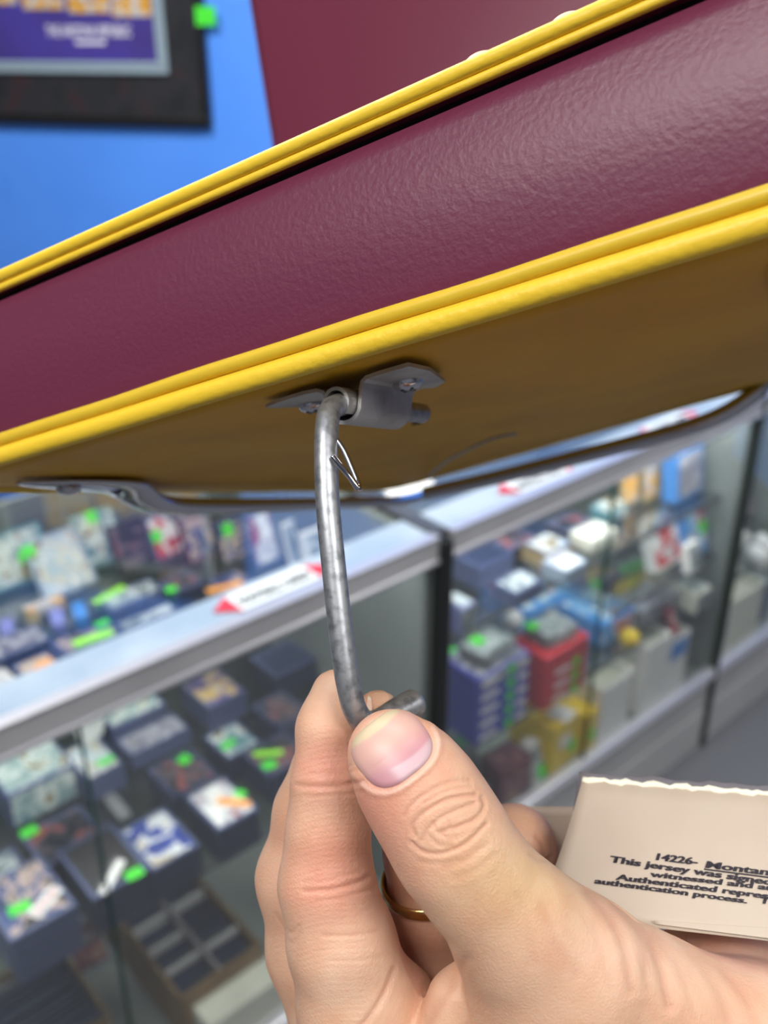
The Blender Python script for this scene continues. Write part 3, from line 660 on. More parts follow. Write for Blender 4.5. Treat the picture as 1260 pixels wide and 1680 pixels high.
for it in range(60):
    for i, a in enumerate(UL):
        for b_ in UL[i+1:]:
            if min(a['hi'][2], b_['hi'][2]) - max(a['lo'][2], b_['lo'][2]) < .002: continue
            ov = [min(a['hi'][k], b_['hi'][k]) - max(a['lo'][k], b_['lo'][k]) for k in (0, 1)]
            if min(ov) <= 0: continue
            k = 0 if ov[0] < ov[1] else 1
            s_ = 1 if a['lo'][k] + a['hi'][k] < b_['lo'][k] + b_['hi'][k] else -1
            for q, m_ in ((a, -s_), (b_, s_)):
                e_ = m_ * (ov[k] * .5 + .0005) * .6; q['lo'][k] += e_; q['hi'][k] += e_; q['d'][k] += e_
    for q in UL:
        mid = (q['lo'][0] + q['hi'][0]) / 2; la, ha = ((-.73, .452), (.528, 1.478), (1.537, 2.07))[0 if mid < .49 else 1 if mid < 1.505 else 2]
        for k, l_, h_ in ((0, la, ha), (1, .018, DEPTH - .016)):
            e_ = max(0, l_ - q['lo'][k]) - max(0, q['hi'][k] - h_); q['lo'][k] += e_; q['hi'][k] += e_; q['d'][k] += e_
for q in UL:
    for o in q['o']: o.location = Vector(o.location) + U * q['d'][0] + V * q['d'][1]

# white paper sheet lying on the counter behind the post
p = place(670, 812, 1.0); t = empty('paper_sheet', (p.x, p.y, 1.0065), YAW)
tag(t, 'white folded paper standing on the counter at the black trim', 'paper')
from_pydata('sheet', [(-.05, -.015, 0), (.05, -.02, 0), (.05, .05, .035), (-.045, .055, .03), (-.05, -.015, .002), (.05, -.02, .002), (.05, .05, .037), (-.045, .055, .032)],
            [(0, 1, 2, 3), (4, 5, 6, 7), (0, 1, 5, 4), (1, 2, 6, 5), (2, 3, 7, 6), (3, 0, 4, 7)], M_white, t)

# ------------------------------------------------------------------ the folding stadium seat, seen from below
SE = Vector((.85206, .17301, -.49403)); SD = Vector((.49844, .02009, .86669)); SN = Vector((-.15987, .98471, .06912))
SO = Vector((-.015625, .03703, .25))
def camdir(v): return camw(v) - Vector((0, 0, CAM_H))
X_, Y_, Z_, O_ = -camdir(SE), camdir(SD), camdir(SN), camw(SO)
SM_W = Matrix(((X_.x, Y_.x, Z_.x, O_.x), (X_.y, Y_.y, Z_.y, O_.y), (X_.z, Y_.z, Z_.z, O_.z), (0, 0, 0, 1)))
def L(t, D, h):
    """seat coordinates: t along the front edge, D depth, h height; the seat board bows up slightly at its far right"""
    k = max(0, min(1.4, (t + .18) / .24)) * (max(0, D) / .345) ** 2
    return Vector((-t, D, h + .014 * k))
def inv(p_cam):
    q = Vector(p_cam) - SO
    return q.dot(SE), q.dot(SD), q.dot(SN)
T0, T1, DD = -.180, .145, .345
seat = empty('stadium_seat', mw=SM_W)
tag(seat, 'maroon and yellow padded folding stadium seat held up showing its underside', 'stadium seat')

def outline(ins, r=.022, n=8, sub=26):
    """rounded rectangle of the seat, inset by ins, as (t, D) points"""
    a0, a1, b0, b1 = T0 + ins, T1 - ins, ins, DD - ins; r = max(.002, r - ins); pts = []
    for (cx, cy, s) in ((a1 - r, b0 + r, -90), (a1 - r, b1 - r, 0), (a0 + r, b1 - r, 90), (a0 + r, b0 + r, 180)):
        for i in range(n + 1):
            a = math.radians(s + 90 * i / n); pts.append((cx + r * math.cos(a), cy + r * math.sin(a)))
    out = []
    for i, p in enumerate(pts):
        q = pts[(i + 1) % len(pts)]; d_ = math.dist(p, q); m_ = max(1, int(d_ / .012))
        for k in range(m_): out.append((p[0] + (q[0] - p[0]) * k / m_, p[1] + (q[1] - p[1]) * k / m_))
    return out
def extrude_ring(rows, name, m, parent, cap0=False, cap1=False, smooth=True):
    """rows = [(inset, h)]"""
    n = None; vs = []; fs = []
    base = outline(0)
    n = len(base); cx, cy = (T0 + T1) / 2, DD / 2
    for (ins, h) in rows:
        sx = ((T1 - T0) / 2 - ins) / ((T1 - T0) / 2); sy = (DD / 2 - ins) / (DD / 2)
        for (a, b) in base: vs.append(L(cx + (a - cx) * sx, cy + (b - cy) * sy, h))
    for i in range(len(rows) - 1):
        for k in range(n):
            a, b = i * n + k, i * n + (k + 1) % n; fs.append((a, b, b + n, a + n))
    if cap0: fs.append(tuple(range(n)))
    if cap1: fs.append(tuple(range((len(rows) - 1) * n, len(rows) * n)))
    return from_pydata(name, vs, fs, m, parent, smooth)
# padded side band (slightly bulging)
rows = [(.0035, .009)] + [(.0030 - .0022 * math.sin(math.pi * i / 10), .010 + .0425 * i / 10) for i in range(11)] + [(.006, .053)]
extrude_ring(rows, 'side_band', M_maroon, seat)
extrude_ring([(.0075, .050), (.0075, .058)], 'gap_shade_band', M_black, seat)  # black band paints the shade in the gap below the top piping
# top lid cloth and seat top
def lid(h0, h1, ins, m, name):
    extrude_ring([(ins, h0), (ins, h1)], name, m, seat, cap0=True, cap1=True, smooth=False)
lid(.0562, .0600, .004, M_maroon, 'seat_top')
def ring_tube(ins, h, r, name, m, flat=1.0, wob=0.0):
    base = outline(ins); n = len(base); seg = 12; vs = []; fs = []
    for i, (a, b) in enumerate(base):
        p, q = base[(i - 1) % n], base[(i + 1) % n]; tx, ty = q[0] - p[0], q[1] - p[1]; l_ = math.hypot(tx, ty); nx, ny = ty / l_, -tx / l_
        w_ = wob * (math.sin(i * .5) + .6 * math.sin(i * 1.27 + 1))
        for k in range(seg):
            an = 2 * math.pi * k / seg
            vs.append(L(a + nx * math.cos(an) * r * flat, b + ny * math.cos(an) * r * flat, h + w_ + math.sin(an) * r))
    for i in range(n):
        for k in range(seg):
            a, b = i * seg + k, i * seg + (k + 1) % seg; c_, d_ = ((i + 1) % n) * seg + (k + 1) % seg, ((i + 1) % n) * seg + k
            fs.append((a, b, c_, d_))
    return from_pydata(name, vs, fs, m, seat, True)
ring_tube(.0014, .0592, .0020, 'top_piping', M_yellow)
ring_tube(.0022, .0562, .0013, 'lower_top_piping', M_yellow)
ring_tube(.0026, .0032, .0032, 'bottom_piping', M_yellow, wob=.00008)
ring_tube(.0020, .0084, .0022, 'upper_bottom_piping', mat('yellow_vinyl_fold_shade', S(222, 186, 50), .42, bump=(120, .3, .0008)), wob=.0002)  # duller yellow puts the shading of the recessed fold into the upper roll
# underside panel
nx_, ny_ = 26, 26; vs = []; fs = []
for j in range(ny_ + 1):
    for i in range(nx_ + 1):
        t_ = T0 + .004 + (T1 - T0 - .008) * i / nx_; d_ = .004 + (DD - .008) * j / ny_
        vs.append(L(t_, d_, .0012 + .0012 * math.sin(t_ * 60 + d_ * 20) * math.sin(d_ * 9)))
for j in range(ny_):
    for i in range(nx_):
        a = j * (nx_ + 1) + i; fs.append((a, a + 1, a + nx_ + 2, a + nx_ + 1))
up_ = [v + Vector((0, 0, .006)) for v in vs]; n0 = len(vs)
fs2 = [tuple(k + n0 for k in f) for f in fs]
edge = [i for i in range(nx_)]
def side(a, b): return (a, b, b + n0, a + n0)
for i in range(nx_): fs2 += [side(i, i + 1), side(ny_ * (nx_ + 1) + i, ny_ * (nx_ + 1) + i + 1)]
for j in range(ny_): fs2 += [side(j * (nx_ + 1), (j + 1) * (nx_ + 1)), side(j * (nx_ + 1) + nx_, (j + 1) * (nx_ + 1) + nx_)]
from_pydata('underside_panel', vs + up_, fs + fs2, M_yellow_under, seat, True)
# small nick in the vinyl
q = inv(cpt(712, 678, .33)); 
tt = L(-.035, .118, 0)
from_pydata('vinyl_nick', [tt + Vector(a) for a in ((-.004, 0, -.0006), (0, .0012, -.0010), (.004, .0004, -.0006), (0, -.001, -.0010), (0, 0, .002))], [(0, 1, 3), (1, 2, 3), (0, 4, 1), (1, 4, 2), (2, 4, 3), (3, 4, 0)], mat('dark_nick', S(60, 44, 16), .8), seat)

# backrest: upright padded panel behind the seat
bm = bmesh.new(); bx(bm, -.26, .224, .335, .368, .066, .52, bev=.008)
from_bm('backrest', bm, M_maroon_back, seat)
vs, fs = tube([(-.26, .350, .07), (-.26, .350, .52)], .003, 10)
from_pydata('backrest_piping', vs, fs, M_yellow, seat, True)

# chrome arms and rear bar
def under(px_, py_, h):
    r = Vector(cpt(px_, py_, 1.0)); k = (SO + SN * h).dot(SN) / r.dot(SN); a, b_, c = inv(r * k); return a, b_, h
def ltube(pts, r, name, m, parent, sub=8, flat=None):
    P = smooth_path([L(*p) for p in pts], sub)
    vs, fs = tube(P, r, 16, True, flat); return from_pydata(name, vs, fs, m, parent, True)
def arm(sign, tc, te):
    """one arm: pointed plate riveted to the underside, bent down into a long bar"""
    pts = [(tc, .028, -.0008), (tc, .036, -.0012), (tc, .050, -.0014), (tc - sign*.001, .066, -.0016), (tc - sign*.004, .085, -.0022), (te, .115, -.0075), (te, .16, -.0090), (te, .25, -.0090), (te, .335, -.0085), (te, .375, -.004)]
    rad = [(.0006, .0015), (.0010, .0050), (.0014, .0075), (.0018, .0092), (.0028, .0095), (.0042, .0075), (.0038, .0050), (.0034, .0044), (.0034, .0044), (.0034, .0044)]
    P = smooth_path([L(*p) for p in pts], 6); R = []
    for i in range(len(P)):
        k = i / 6; a = int(min(k, len(rad) - 2)); fr = k - a
        R.append(tuple(rad[a][j] * (1 - fr) + rad[a + 1][j] * fr for j in (0, 1)))
    vs, fs = tube(P, R, 16, True, (0, 0, 1))
    o = from_pydata('chrome_arm', vs, fs, M_chrome, seat, True)
    bm = bmesh.new(); bmesh.ops.create_uvsphere(bm, u_segments=20, v_segments=12, radius=.0048)
    for v in bm.verts: v.co = Vector((v.co.x, v.co.y, v.co.z * .55)) + L(tc, .051, -.0030)
    from_bm('rivet', bm, M_chrome, o, True)
    bm = bmesh.new(); bmesh.ops.create_cone(bm, segments=16, radius1=.0017, radius2=.0017, depth=.0012, cap_ends=True)
    for v in bm.verts: v.co = v.co + L(tc - sign*.002, .078, -.0040)
    from_bm('rivet_hole', bm, M_black, o)
arm(1, -.152, -.1665)
arm(-1, .1095, .126)
ltube([(-.150, .338, -.008), (-.10, .338, -.010), (-.02, .336, -.0115), (.015, .336, -.0115), (.036, .338, -.009), (.052, .341, -.003), (.062, .345, .004)], (.0046), 'rear_bar', M_chrome, seat)
ltube([under(*p) for p in ((700, 792, -.004), (730, 768, -.006), (775, 744, -.005), (815, 728, -.003), (848, 724, -.001))], .0007, 'thin_wire', M_steel, seat)

# hinge bracket of the hook: one bent sheet with two screwed flanges round the rod
br = bpy.data.objects.new('hook_bracket', None); C.objects.link(br); br.parent = seat
TC, HC, RB = -.0062, -.0066, .0041
def sheet(profile, D0, D1, th, name):
    """profile [(t,h)] extruded in depth, with thickness; D0/D1 may be callables of arc index"""
    n = len(profile); vs = []; fs = []
    for i, (a, h) in enumerate(profile):
        p, q = profile[max(i-1, 0)], profile[min(i+1, n-1)]; dx, dy = q[0]-p[0], q[1]-p[1]; l_ = math.hypot(dx, dy) or 1; nx, ny = -dy/l_, dx/l_
        d0, d1 = (D0(i) if callable(D0) else D0), (D1(i) if callable(D1) else D1)
        for (s, d_) in ((-.5, d0), (.5, d0), (.5, d1), (-.5, d1)): vs.append(L(a + nx*th*s, d_, h + ny*th*s))
    for i in range(n - 1):
        for k in range(4): fs.append((i*4+k, i*4+(k+1) % 4, (i+1)*4+(k+1) % 4, (i+1)*4+k))
    fs += [(0, 1, 2, 3), (n*4-4, n*4-3, n*4-2, n*4-1)]
    return from_pydata(name, vs, fs, M_zinc, br)
# right flange + wrap under the rod
prof = [(.0155, -.0011), (.010, -.0011), (.0045, -.0011), (.0018, -.0012), (.0004, -.0020), (-.0002, -.0034)]
for a in range(-30, -200, -12):
    prof.append((TC + (RB+.0012)*math.cos(math.radians(a)) , HC + (RB+.0012)*math.sin(math.radians(a))))
def d1r(i): return (.030, .050, .054, .050, .048, .047)[i] if i < 6 else .046
def d0r(i): return (.0175, .0175, .0178, .018, .018, .018)[i] if i < 6 else .0175
sheet(prof, d0r, d1r, .0011, 'clamp_sheet')
# inner curl round the top of the rod
prof = [(TC + RB*.92*math.cos(math.radians(a)), HC + RB*.92*math.sin(math.radians(a))) for a in range(215, -60, -13)]
sheet(prof, .0135, .044, .0010, 'inner_curl')
# left flange
prof = [(-.0330, -.0010), (-.0260, -.0010), (-.0180, -.0010), (-.0135, -.0012), (-.0118, -.0022), (-.0111, -.0045), (-.0108, -.0066)]
sheet(prof, lambda i: (.0185, .0165, .0160, .0165, .017, .0175, .0175)[i], lambda i: (.0215, .036, .043, .044, .044, .044, .044)[i], .0010, 'left_flange')
def screw(t_, D_, r):
    bm = bmesh.new(); bmesh.ops.create_uvsphere(bm, u_segments=24, v_segments=14, radius=r)
    c0 = L(t_, D_, -.0016)
    for v in bm.verts: v.co = Vector((v.co.x, v.co.y, v.co.z * .55))
    bmesh.ops.delete(bm, geom=[v for v in bm.verts if v.co.z > r*.12], context='VERTS')
    for v in bm.verts: v.co += c0
    o = from_bm('screw', bm, M_chrome, br, True)
    bm = bmesh.new()
    for ang in (30, 120): bx(bm, -r*.5, r*.5, -.0004, .0004, -.0002, .0004, M=Matrix.Translation(c0 + Vector((0, 0, -r*.50))) @ Matrix.Rotation(math.radians(ang), 4, 'Z'))
    from_bm('screw_slot', bm, M_darkgrey, br)
screw(.0045, .0365, .0046); screw(-.0255, .0315, .0042)

# the hook: bent steel rod hinged in the bracket
def wpt(p): return SM_W.inverted() @ camw(p)
R_ = .0031
stub = [L(TC, .064, HC), L(TC, .050, HC), L(TC, .030, HC), L(TC, .019, HC)]
low = [wpt(cpt(px, py, z_)) for px, py, z_ in ((543, 672, .2590), (536, 705, .2540), (535, 755, .2510), (538, 830, .2485), (546, 915, .2465), (555, 1000, .2450), (564, 1075, .2440), (573, 1130, .2440), (583, 1166, .2450), (599, 1185, .2475), (622, 1183, .2510), (652, 1168, .2560), (684, 1152, .2620))]
P = smooth_path(stub + low, 7)
rr = [R_] * len(P)
for i in range(len(P)):      # end of the rod hammered slightly flat
    k = (i - (len(P) - 16)) / 15
    if k > 0: rr[i] = R_ * (1 + .38 * k)
rr[-1] = R_ * .8; rr[-2] = R_ * 1.2
vs, fs = tube(P, rr, 24); hook = from_pydata('hook_rod', vs, fs, M_steel, seat, True); hook['label'] = 'bent grey steel hook rod'
# spring keeper wire shaped like a V through the rod
vp = [cpt(545, 748, .2475), cpt(556, 762, .2470), cpt(572, 780, .2465), cpt(584, 797, .2465), cpt(589, 803, .2470), cpt(588, 795, .2485), cpt(579, 772, .2500), cpt(566, 742, .2515), cpt(553, 722, .2525)]
P = smooth_path([wpt(p) for p in vp], 5); vs, fs = tube(P, [.00075]*len(P), 10)
from_pydata('keeper_wire', vs, fs, M_chrome, seat, True)

# ------------------------------------------------------------------ hands: smooth-blended limbs turned into one continuous surface
def rc(P, a, b, ra, rb):
    a = np.asarray(a, np.float32); b = np.asarray(b, np.float32); ab = b - a
    t = np.clip(((P - a) @ ab) / float(ab @ ab), 0, 1)
    d = P - a - t[..., None] * ab
    return np.sqrt((d * d).sum(-1)) - (ra + (rb - ra) * t)
def smin(a, b, k):
    h = np.clip(.5 + .5 * (b - a) / k, 0, 1)
    return b + (a - b) * h - k * h * (1 - h)
def chain(P, nodes, k):
    r = None
    for i in range(len(nodes) - 1):
        d = rc(P, nodes[i][0], nodes[i + 1][0], nodes[i][1], nodes[i + 1][1])
        r = d if r is None else smin(r, d, k)
    return r
def nodes(*pts):       # (px, py, z, radius in pixels) -> camera space points and radii
    return [(np.array(cpt(px, py, z)), rp * z / F) for px, py, z, rp in pts]

N_index = nodes((549, 1136, .2590, 38), (541, 1195, .2575, 50), (541, 1285, .2560, 58), (538, 1365, .2555, 64), (536, 1450, .2560, 74), (560, 1545, .2570, 84), (590, 1650, .2610, 98), (625, 1790, .270, 120))
N_middle = nodes((548, 1190, .2760, 30), (530, 1260, .2780, 46), (512, 1330, .2790, 58), (492, 1440, .2800, 67), (512, 1560, .2820, 70), (570, 1700, .284, 85), (640, 1850, .286, 100))
N_ring = nodes((620, 1170, .2610, 38), (640, 1215, .2640, 44), (668, 1300, .2700, 54), (698, 1400, .2780, 64), (708, 1480, .2850, 70), (720, 1580, .2940, 82), (740, 1760, .300, 100))
N_pinky = nodes((842, 1392, .3000, 72), (820, 1500, .3040, 84), (800, 1700, .306, 100))
N_thumb = nodes((637, 1230, .2330, 62), (662, 1262, .2325, 76), (694, 1305, .2320, 82), (722, 1350, .2315, 84), (752, 1402, .2315, 88), (800, 1462, .2340, 88), (858, 1520, .2370, 96), (945, 1590, .2420, 112), (1050, 1650, .2480, 112), (1250, 1748, .2560, 150), (1500, 1900, .270, 200))
N_thenar = nodes((850, 1560, .2440, 84), (892, 1680, .2480, 110), (960, 1840, .252, 170))
N_palm = nodes((640, 1840, .276, 120), (820, 1830, .282, 150), (1050, 1850, .278, 180), (1400, 2000, .28, 220))
N_heel = nodes((1000, 1720, .272, 120), (1185, 1650, .281, 112), (1420, 1740, .288, 150))
N_web = nodes((660, 1650, .2640, 62), (700, 1760, .268, 90))
N_fold = nodes((792, 1578, .2560, 26), (754, 1640, .2510, 44), (726, 1730, .2510, 64))
def hand_sdf(P):
    palm = smin(chain(P, N_palm, .010), chain(P, N_heel, .012), .010)
    th = smin(chain(P, N_thumb, .007), chain(P, N_thenar, .012), .014)
    A = smin(th, palm, .006)
    ix = smin(chain(P, N_index, .005), palm, .008)
    web = smin(chain(P, N_web, .006), palm, .006)
    mid = smin(chain(P, N_middle, .005), palm, .008)
    rg = smin(chain(P, N_ring, .005), palm, .008)
    pk = smin(chain(P, N_pinky, .006), palm, .008)
    fo = smin(chain(P, N_fold, .006), palm, .003)
    r = smin(ix, web, .0045)
    for q, k in ((mid, .0012), (rg, .0015), (pk, .002), (fo, .0016), (A, .0012)): r = smin(r, q, k)
    return r

def surface_nets(f, lo, hi, h):
    n = [int(math.ceil((hi[i] - lo[i]) / h)) + 1 for i in range(3)]
    ax = [lo[i] + np.arange(n[i], dtype=np.float32) * h for i in range(3)]
    phi = np.empty(n, np.float32)
    for s in range(0, n[0], 24):
        g = np.stack(np.meshgrid(ax[0][s:s+24], ax[1], ax[2], indexing='ij'), -1).astype(np.float32)
        phi[s:s+24] = f(g)
    phi[0] = np.maximum(phi[0], h*.3); phi[-1] = np.maximum(phi[-1], h*.3)
    phi[:, 0] = np.maximum(phi[:, 0], h*.3); phi[:, -1] = np.maximum(phi[:, -1], h*.3)
    phi[..., 0] = np.maximum(phi[..., 0], h*.3); phi[..., -1] = np.maximum(phi[..., -1], h*.3)
    ins = phi < 0
    cn = tuple(k - 1 for k in n)
    acc = np.zeros(cn + (3,), np.float32); cnt = np.zeros(cn, np.float32)
    corners = [(i, j, k) for i in (0, 1) for j in (0, 1) for k in (0, 1)]
    sl = lambda c: tuple(slice(c[i], c[i] + cn[i]) for i in range(3))
    for a in corners:
        for d_ in range(3):
            if a[d_] == 1: continue
            b = list(a); b[d_] = 1; b = tuple(b)
            pa, pb = phi[sl(a)], phi[sl(b)]; cr = (pa < 0) != (pb < 0)
            t = np.where(cr, pa / np.where(cr, pa - pb, 1), 0)
            for e in range(3):
                acc[..., e] += np.where(cr, a[e] + (t if e == d_ else 0), 0)
            cnt += cr
    act = cnt > 0; idx = -np.ones(cn, np.int64); idx[act] = np.arange(act.sum())
    ijk = np.argwhere(act); vs = (ijk + acc[act] / cnt[act][:, None]) * h + np.array(lo)
    quads = []
    for d_ in range(3):
        e1, e2 = (d_ + 1) % 3, (d_ + 2) % 3
        s0 = [slice(None)] * 3; s1 = [slice(None)] * 3; s0[d_] = slice(0, -1); s1[d_] = slice(1, None)
        c = ins[tuple(s0)] != ins[tuple(s1)]; flip = ins[tuple(s0)]
        pts = np.argwhere(c); fl = flip[c]
        ok = (pts[:, e1] > 0) & (pts[:, e2] > 0) & (pts[:, e1] < cn[e1]) & (pts[:, e2] < cn[e2])
        pts, fl = pts[ok], fl[ok]
        def g(o1, o2):
            q = pts.copy(); q[:, e1] -= o1; q[:, e2] -= o2; return idx[q[:, 0], q[:, 1], q[:, 2]]
        q = np.stack([g(1, 1), g(0, 1), g(0, 0), g(1, 0)], 1); q[~fl] = q[~fl][:, ::-1]
        quads.append(q)
    return vs, np.concatenate(quads)

def sdf_mesh(name, f, lo, hi, h, sub=1):
    vs, qs = surface_nets(f, lo, hi, h)
    me = bpy.data.meshes.new(name); me.from_pydata(vs.tolist(), [], qs.tolist()); me.update()
    o = bpy.data.objects.new(name, me); C.objects.link(o)
    md = o.modifiers.new('s', 'SMOOTH'); md.factor = .5; md.iterations = 2
    if sub: m2 = o.modifiers.new('u', 'SUBSURF'); m2.levels = sub; m2.render_levels = sub
    bpy.context.view_layer.update()
    me2 = bpy.data.meshes.new_from_object(o.evaluated_get(bpy.context.evaluated_depsgraph_get()))
    bpy.data.objects.remove(o); bpy.data.meshes.remove(me)
    n = len(me2.vertices); co = np.empty(n * 3, np.float32); me2.vertices.foreach_get('co', co)
    no = np.empty(n * 3, np.float32); me2.vertices.foreach_get('normal', no)
    return me2, co.reshape(-1, 3), no.reshape(-1, 3)

me, co, no = sdf_mesh('hand', hand_sdf, (-.0420, -.150, .205), (.150, -.034, .330), .0012, 2)
px = 630 + F * co[:, 0] / co[:, 2]; py = 840 - F * co[:, 1] / co[:, 2]; zz = co[:, 2]
view = -co / np.linalg.norm(co, axis=1)[:, None]; face = np.clip((no * view).sum(1), 0, 1)
def polydist(pts):
    d = np.full(len(px), 1e9, np.float32); P = smooth_path([(a, b, 0) for a, b in pts], 5)
    for a, b in zip(P[:-1], P[1:]):
        ex, ey = b.x - a.x, b.y - a.y; l2 = ex*ex + ey*ey + 1e-6
        t = np.clip(((px - a.x) * ex + (py - a.y) * ey) / l2, 0, 1)
        d = np.minimum(d, np.hypot(px - a.x - t * ex, py - a.y - t * ey))
    return d
disp = np.zeros(len(px), np.float32); line = np.zeros(len(px), np.float32)
CR = [  # polyline, zmax, depth mm, width px
 ([(663, 1338), (676, 1320), (702, 1300), (738, 1283), (770, 1280)], .2345, .20, 4),
 ([(681, 1372), (678, 1352), (700, 1330), (736, 1311), (780, 1304)], .2345, .32, 4),
 ([(790, 1308), (795, 1322), (782, 1342), (752, 1356), (726, 1364)], .2345, .30, 4),
 ([(690, 1380), (703, 1360), (722, 1343), (752, 1328), (778, 1318)], .2345, .26, 4),
 ([(676, 1382), (694, 1397), (724, 1400), (764, 1384), (798, 1352)], .2345, .34, 4),
 ([(712, 1352), (716, 1364), (730, 1372)], .2345, .20, 3.5), ([(734, 1346), (738, 1356)], .2345, .16, 3.5),
 ([(728, 1424), (762, 1412), (798, 1386)], .236, .14, 6), ([(744, 1440), (780, 1428), (812, 1402)], .236, .10, 6), ([(690, 1414), (724, 1416), (750, 1410)], .236, .12, 5),
 ([(696, 1318), (735, 1297), (772, 1291)], .2345, .14, 3.5), ([(705, 1372), (720, 1386), (740, 1388)], .2345, .14, 3.5),
 ([(488, 1288), (525, 1291), (565, 1288), (594, 1282)], .262, .30, 5), ([(500, 1306), (550, 1304), (594, 1298)], .262, .10, 4), ([(510, 1270), (560, 1268), (592, 1262)], .262, .08, 4),
 ([(500, 1462), (540, 1460), (580, 1450), (602, 1440)], .262, .30, 5), ([(500, 1448), (540, 1444), (590, 1430)], .262, .10, 4), ([(520, 1478), (570, 1470), (612, 1458)], .262, .10, 4),
 ([(530, 1534), (575, 1534), (620, 1528)], .262, .16, 4), ([(540, 1575), (580, 1575), (625, 1570)], .262, .08, 4),
 ([(452, 1500), (474, 1530), (490, 1520)], .270, .2, 4), ([(466, 1535), (480, 1548), (492, 1530)], .270, .15, 4),
 ([(764, 1576), (738, 1618), (702, 1682)], .275, .3, 9),
 ([(646, 1590), (630, 1630), (606, 1668), (585, 1690)], .275, .35, 5),
 ([(962, 1462), (1002, 1505), (1026, 1560), (1036, 1625)], .262, .34, 9), ([(1010, 1478), (1048, 1520), (1078, 1572), (1098, 1650)], .266, .40, 9),
 ([(1040, 1500), (1056, 1560), (1062, 1620)], .266, .18, 7), ([(1104, 1528), (1144, 1576), (1180, 1628), (1202, 1690)], .268, .22, 9), ([(1150, 1566), (1210, 1618), (1250, 1690)], .27, .20, 8),
 ([(892, 1490), (910, 1545), (945, 1600)], .25, .16, 11), ([(980, 1450), (1030, 1515), (1056, 1600)], .262, .12, 7), ([(850, 1470), (866, 1520), (874, 1580)], .25, .10, 9),
 ([(1070, 1530), (1120, 1600), (1140, 1670)], .268, .12, 7), ([(940, 1470), (980, 1540), (1000, 1620)], .262, .10, 8),
 ([(870, 1400), (888, 1412), (905, 1405)], .30, .25, 4), ([(880, 1372), (890, 1385), (892, 1400)], .30, .25, 4),
]
for pts, zm, dep, wd in CR:
    g = np.exp(-(polydist(pts) / wd) ** 2) * (zz < zm) * (face > .12)
    disp -= g * dep * .0009; line += g * dep
    g2 = np.exp(-((polydist(pts) - wd * 2.0) / (wd * 1.2)) ** 2) * (zz < zm) * (face > .12)
    disp += g2 * dep * .00022
# fine ridges of the finger pads and knuckles
rid = np.sin(py * .62 + px * .09 + 2 * np.sin(px * .05)) * (zz < .262) * (px < 600) * face
disp += rid * .000022
# flat bed and raised folds round the thumbnail
NC = (643, 1228); ANG = math.radians(-38)
ux = (math.cos(ANG), math.sin(ANG))       # across the nail (pixel axes, y down)
uy = (-math.sin(ANG) , math.cos(ANG))     # along the nail towards its root
def nail_uv(x, y):
    dx, dy = x - NC[0], y - NC[1]
    return (dx * ux[0] + dy * ux[1]) / 66, (dx * uy[0] + dy * uy[1]) / 56
nu, nv = nail_uv(px, py)
rn = (np.abs(nu) ** 2.8 + np.abs(nv) ** 2.8) ** (1 / 2.8)
onthumb = (zz < .2335) & (face > .1)
disp -= np.clip(1.02 - rn, 0, .3) / .3 * .0009 * onthumb
disp += np.exp(-((rn - 1.14) / .09) ** 2) * .00035 * onthumb * (nv > -.3)
co2 = co + no * disp[:, None]
# skin colour: pads pinker, thumb root more yellow (linear)
def L3(r, g, b): return np.array(srgb(r, g, b)[:3], np.float32)
base = L3(221, 179, 150); pink = L3(230, 160, 140); pale = L3(236, 204, 180); yel = L3(224, 192, 148); redd = L3(200, 118, 98)
col = np.tile(base, (len(px), 1))
def blend(cx, cy, rx_, ry_, c, k, zlo=0, zhi=1):
    g = (np.exp(-(((px - cx) / rx_) ** 2 + ((py - cy) / ry_) ** 2)) * k * ((zz > zlo) & (zz < zhi)))[:, None]
    global col; col = col * (1 - g) + c * g
for a in ((540, 1260, 70, 60, pink, .75, .23, .27), (545, 1440, 80, 90, pink, .7, .23, .28), (540, 1130, 40, 50, pale, .6, .23, .27), (590, 1590, 90, 80, pale, .45, .24, .29),
          (600, 1320, 40, 60, pink, .7, 0, .24), (640, 1360, 50, 70, pink, .5, 0, .24), (640, 1230, 95, 80, pink, .45, 0, .236), (690, 1450, 60, 60, pink, .3, 0, .245), (850, 1450, 120, 70, yel, .8, 0, .25),
          (1060, 1560, 120, 60, pale, .5, 0, .27), (1180, 1560, 80, 60, pink, .4, .25, .30), (1200, 1600, 80, 80, redd, .35, .272, .31), (660, 1600, 70, 90, redd, .35, .255, .31), (850, 1480, 90, 200, redd, .15, .27, .32)):
    blend(*a)
g = np.clip(line * .7, 0, .24)[:, None]; col = col * (1 - g) + redd * .8 * g
rng = np.random.default_rng(3)
dry = (np.exp(-((rn - 1.10) / .06) ** 2) * onthumb * (nv > .2) * .3)[:, None]; col = col * (1 - dry) + L3(250, 232, 222) * dry

def world_np(a): return np.stack([a[:, 0], a[:, 1] * sp_ + a[:, 2] * cp_, CAM_H + a[:, 1] * cp_ - a[:, 2] * sp_], 1)
m_skin = bpy.data.materials.new('skin'); m_skin.use_nodes = True
nt = m_skin.node_tree; b = nt.nodes['Principled BSDF']
at = nt.nodes.new('ShaderNodeAttribute'); at.attribute_name = 'skin_tone'
tc = nt.nodes.new('ShaderNodeTexCoord'); n1 = nt.nodes.new('ShaderNodeTexNoise'); n1.inputs['Scale'].default_value = 90; n1.inputs['Detail'].default_value = 4
mx = nt.nodes.new('ShaderNodeMix'); mx.data_type = 'RGBA'; mx.blend_type = 'MULTIPLY'; mx.inputs[0].default_value = 1
cr = nt.nodes.new('ShaderNodeValToRGB'); cr.color_ramp.elements[0].position = .35; cr.color_ramp.elements[1].position = .65
cr.color_ramp.elements[0].color = (.93, .84, .81, 1); cr.color_ramp.elements[1].color = (1, 1, 1, 1)
